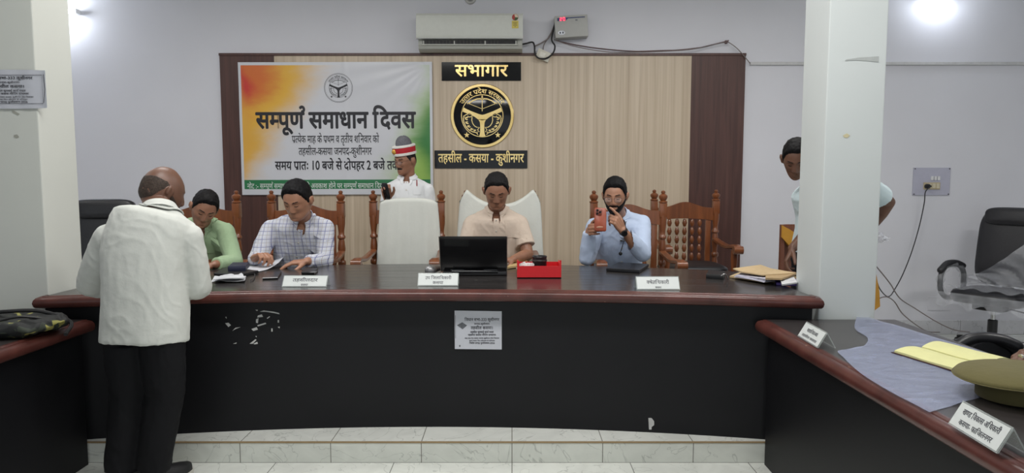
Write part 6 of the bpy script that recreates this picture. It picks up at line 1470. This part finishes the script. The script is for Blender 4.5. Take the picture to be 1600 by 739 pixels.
# ------------------------------------------------------------------ office chairs
M_LEA = flat('black_leather', (30, 30, 34), .38, noise=.12, scale=60, bump=.12); M_PLB = flat('chair_plastic', (24, 24, 26), .35); M_CHR = flat('chrome', (190, 190, 190), .18, .95, noise=.02)
def pad(mb, c, w, d, h, M, e=.35):
    """cushion: rounded slab in the frame M (x width, y depth, z thickness)"""
    R = []
    for z, k in ((-.5, .80), (-.46, .93), (-.25, 1), (.2, 1), (.42, .95), (.5, .82), (.56, .4)):
        R.append([Vector(c) + M @ Vector((w / 2 * k * np.sign(math.cos(t)) * abs(math.cos(t)) ** e, d / 2 * k * np.sign(math.sin(t)) * abs(math.sin(t)) ** e, z * h)) for t in np.linspace(0, 2 * PI, 44, endpoint=False)])
    return mb.rings(R)
def office_chair(loc, rz, label, tall=.62, wrap=False, seat_z=.47, recl=.16, arms=True, solid=False):
    r = empty('office_chair', (0, 0, 0), label, 'chair'); I = Matrix.Identity(3)      # faces -Y
    for k in range(5):
        a = 2 * PI * k / 5 + .3; d = Vector((math.cos(a), math.sin(a), 0)); m = MB()
        m.rings([[Vector(d * s_) + d.cross(Vector((0, 0, 1))) * (wd * math.cos(t)) + Vector((0, 0, z + .016 * math.sin(t))) for t in np.linspace(0, 2 * PI, 12, endpoint=False)] for s_, wd, z in ((.03, .032, .125), (.12, .028, .12), (.24, .022, .095), (.31, .018, .085))])
        lg = m.build('base_leg', M_CHR, r); c = d * .30
        m = MB()
        for s_ in (-1, 1): q = c + d.cross(Vector((0, 0, 1))) * .016 * s_; m.tube([q - d.cross(Vector((0, 0, 1))) * .009 + Vector((0, 0, .030)), q + d.cross(Vector((0, 0, 1))) * .009 + Vector((0, 0, .030))], .029, 16)
        m.box(c + Vector((0, 0, .055)), (.03, .03, .04), a, .004); m.build('castor', M_PLB, lg, True, angle=40)
    MB().lathe([(.045, .085), (.05, .10), (.05, .15), (.036, .16), (.036, .27), (.028, .275)], (0, 0, 0), 20).build('gas_lift_cover', M_PLB, r); MB().lathe([(.018, .26), (.018, seat_z - .10)], (0, 0, 0), 16).build('gas_lift', M_CHR, r)
    m = MB(); m.box((0, 0, seat_z - .085), (.22, .26, .05), 0, .01); m.build('mechanism', M_PLB, r, True)
    m = MB(); m.tube([(.08, 0, seat_z - .085), (.22, -.02, seat_z - .10), (.27, -.02, seat_z - .115)], [.006, .006, .006], 8); m.ellipsoid((.285, -.02, seat_z - .12), (.03, .014, .012)); m.build('lever', M_PLB, r)
    pad(MB(), (0, 0, seat_z), .52, .50, .11, I).build('seat', M_LEA, r, True, angle=180)
    Mb = Matrix.Rotation(PI / 2 - recl, 3, 'X'); cb = Vector((0, .24 + .5 * tall * math.sin(recl), seat_z + .06 + tall / 2))
    bk = pad(MB(), cb, .52, tall, .10, Mb, .42).build('backrest', M_LEA, r, True, angle=180)
    hd = pad(MB(), cb + Mb @ Vector((0, tall * .40, .025)), .44, .16, .10, Mb, .5).build('headrest', M_LEA, r, True, angle=180)
    m = MB(); m.rings([[Vector((x, .20, seat_z - .05)), Vector((x, .26, seat_z - .02)), Vector((x, cb.y + .06, cb.z)), Vector((x, cb.y + .04, cb.z))] for x in (-.035, .035)]); m.build('back_bracket', M_PLB, r, True)
    if arms:
        for sx in (-1, 1):
            loop = [(sx * (.295 - .034 * np.sign(math.cos(t)) * abs(math.cos(t)) ** .8), -.07 + .135 * np.sign(math.cos(t)) * abs(math.cos(t)) ** .8, seat_z + .10 + .145 * np.sign(math.sin(t)) * abs(math.sin(t)) ** .8) for t in np.linspace(0, 2 * PI, 33)]
            a = MB().tube(loop, .021, 12, cap=False).build('armrest', M_PLB, r, True, angle=180)
            if solid: MB().prism([(y_, z_2) for x_, y_, z_2 in loop[:-1]], (sx * .272, 0, 0), (0, 1, 0), EZ, (sx, 0, 0), .05).build('arm_panel', M_LEA, a, True, angle=30)
            m = MB(); m.tube(catmull([(sx * .267, .04, seat_z + .228), (sx * .285, -.03, seat_z + .254), (sx * .310, -.13, seat_z + .254), (sx * .329, -.205, seat_z + .20)], 5), [.028] * 16, 12, round_ends=True); m.build('arm_pad', M_LEA, a)
    if wrap:
        pm = plastic_mat('wrap_film', .20, (210, 212, 218)); m = MB(); g = []
        for i in range(26):
            v = i / 25; row = []
            for j in range(22):
                s_ = j / 21; x = -.27 + .56 * s_; edge = .10 + .80 * s_ ** 1.6
                y = .16 - .06 * v * .2 + .02 * math.sin(s_ * 9 + v * 7) + v * edge * tall * math.tan(recl) * .9 + .02 * math.sin(v * PI); z = seat_z + .075 + v * edge * tall * 1.0
                row.append((x, y - .035 + .012 * math.sin(j * 1.7 + i * .6), z))
            g.append(row)
        m.sheet(g, .0006); m.build('plastic_wrap', pm, r, True, angle=25)
        m = MB(); g = []
        for i in range(14):
            v = i / 13; row = []
            for j in range(30):
                s_ = j / 29; x = -.31 + .62 * s_; y = -.285 + .025 * math.sin(j * .9) * v - .01 * v; z = seat_z + .03 - v * (.11 + .025 * math.sin(j * .7)); row.append((x, y, z))
            g.append(row)
        m.sheet(g, .0006); m.build('plastic_wrap', pm, r, True, angle=25)
        m = MB(); g = []
        for i in range(12):
            v = i / 11; row = []
            for j in range(16):
                s_ = j / 15; x = -.26 + .52 * s_; y = -.27 + .45 * v; z = seat_z + .063 + .012 * math.sin(j * 1.3 + i) + .01; row.append((x, y, z))
            g.append(row)
        m.sheet(g, .0006); m.build('plastic_wrap', pm, r, True, angle=25)
        for sx in (-1,):
            m = MB(); R = []
            for t in np.linspace(0, 2 * PI, 26):
                c = Vector((sx * (.295 - .034 * math.cos(t)), -.07 + .135 * math.cos(t), seat_z + .10 + .145 * math.sin(t))); o_ = Vector((0, math.cos(t), math.sin(t))); rr = .029 + .008 * math.sin(t * 9)
                R.append([c + o_ * rr * math.cos(q) + Vector((1, 0, 0)) * rr * math.sin(q) for q in np.linspace(0, 2 * PI, 10, endpoint=False)])
            m.rings(R, cap=False); m.build('arm_wrap', pm, r, True, angle=30)
        # white handwriting scratched on the backrest
        f = Mb @ Vector((0, 0, 1)); up = Mb @ Vector((0, 1, 0)); o_ = cb + up * tall * .33 + f * .060; m = MB()
        lettering(m, 'भोिजन', o_ + Vector((-.08, 0, 0)), (1, .0, 0), up, .085, 0.0, width=.22); m.build('chalk_writing', flat('chalk', (170, 170, 172), .8), r, False)
    r.location = loc; r.rotation_euler = (0, 0, rz); return r
oc = P(1550, 520, 5.45); office_chair((oc.x, 5.45, 0), -1.0, 'black office chair wrapped in clear plastic by the right wall', .66, True)
ol = P(172, 400, 5.15); office_chair((ol.x, 5.0, DAIS_Z), .35, 'black leather high-back office chair at the left behind the standing person', .62, False, .48, .12)
office_chair((2.27, 2.70, 0), -PI / 2, 'black armchair at the right table, only its rounded armrest showing behind the notebook', .40, False, .445, .08, True, True)
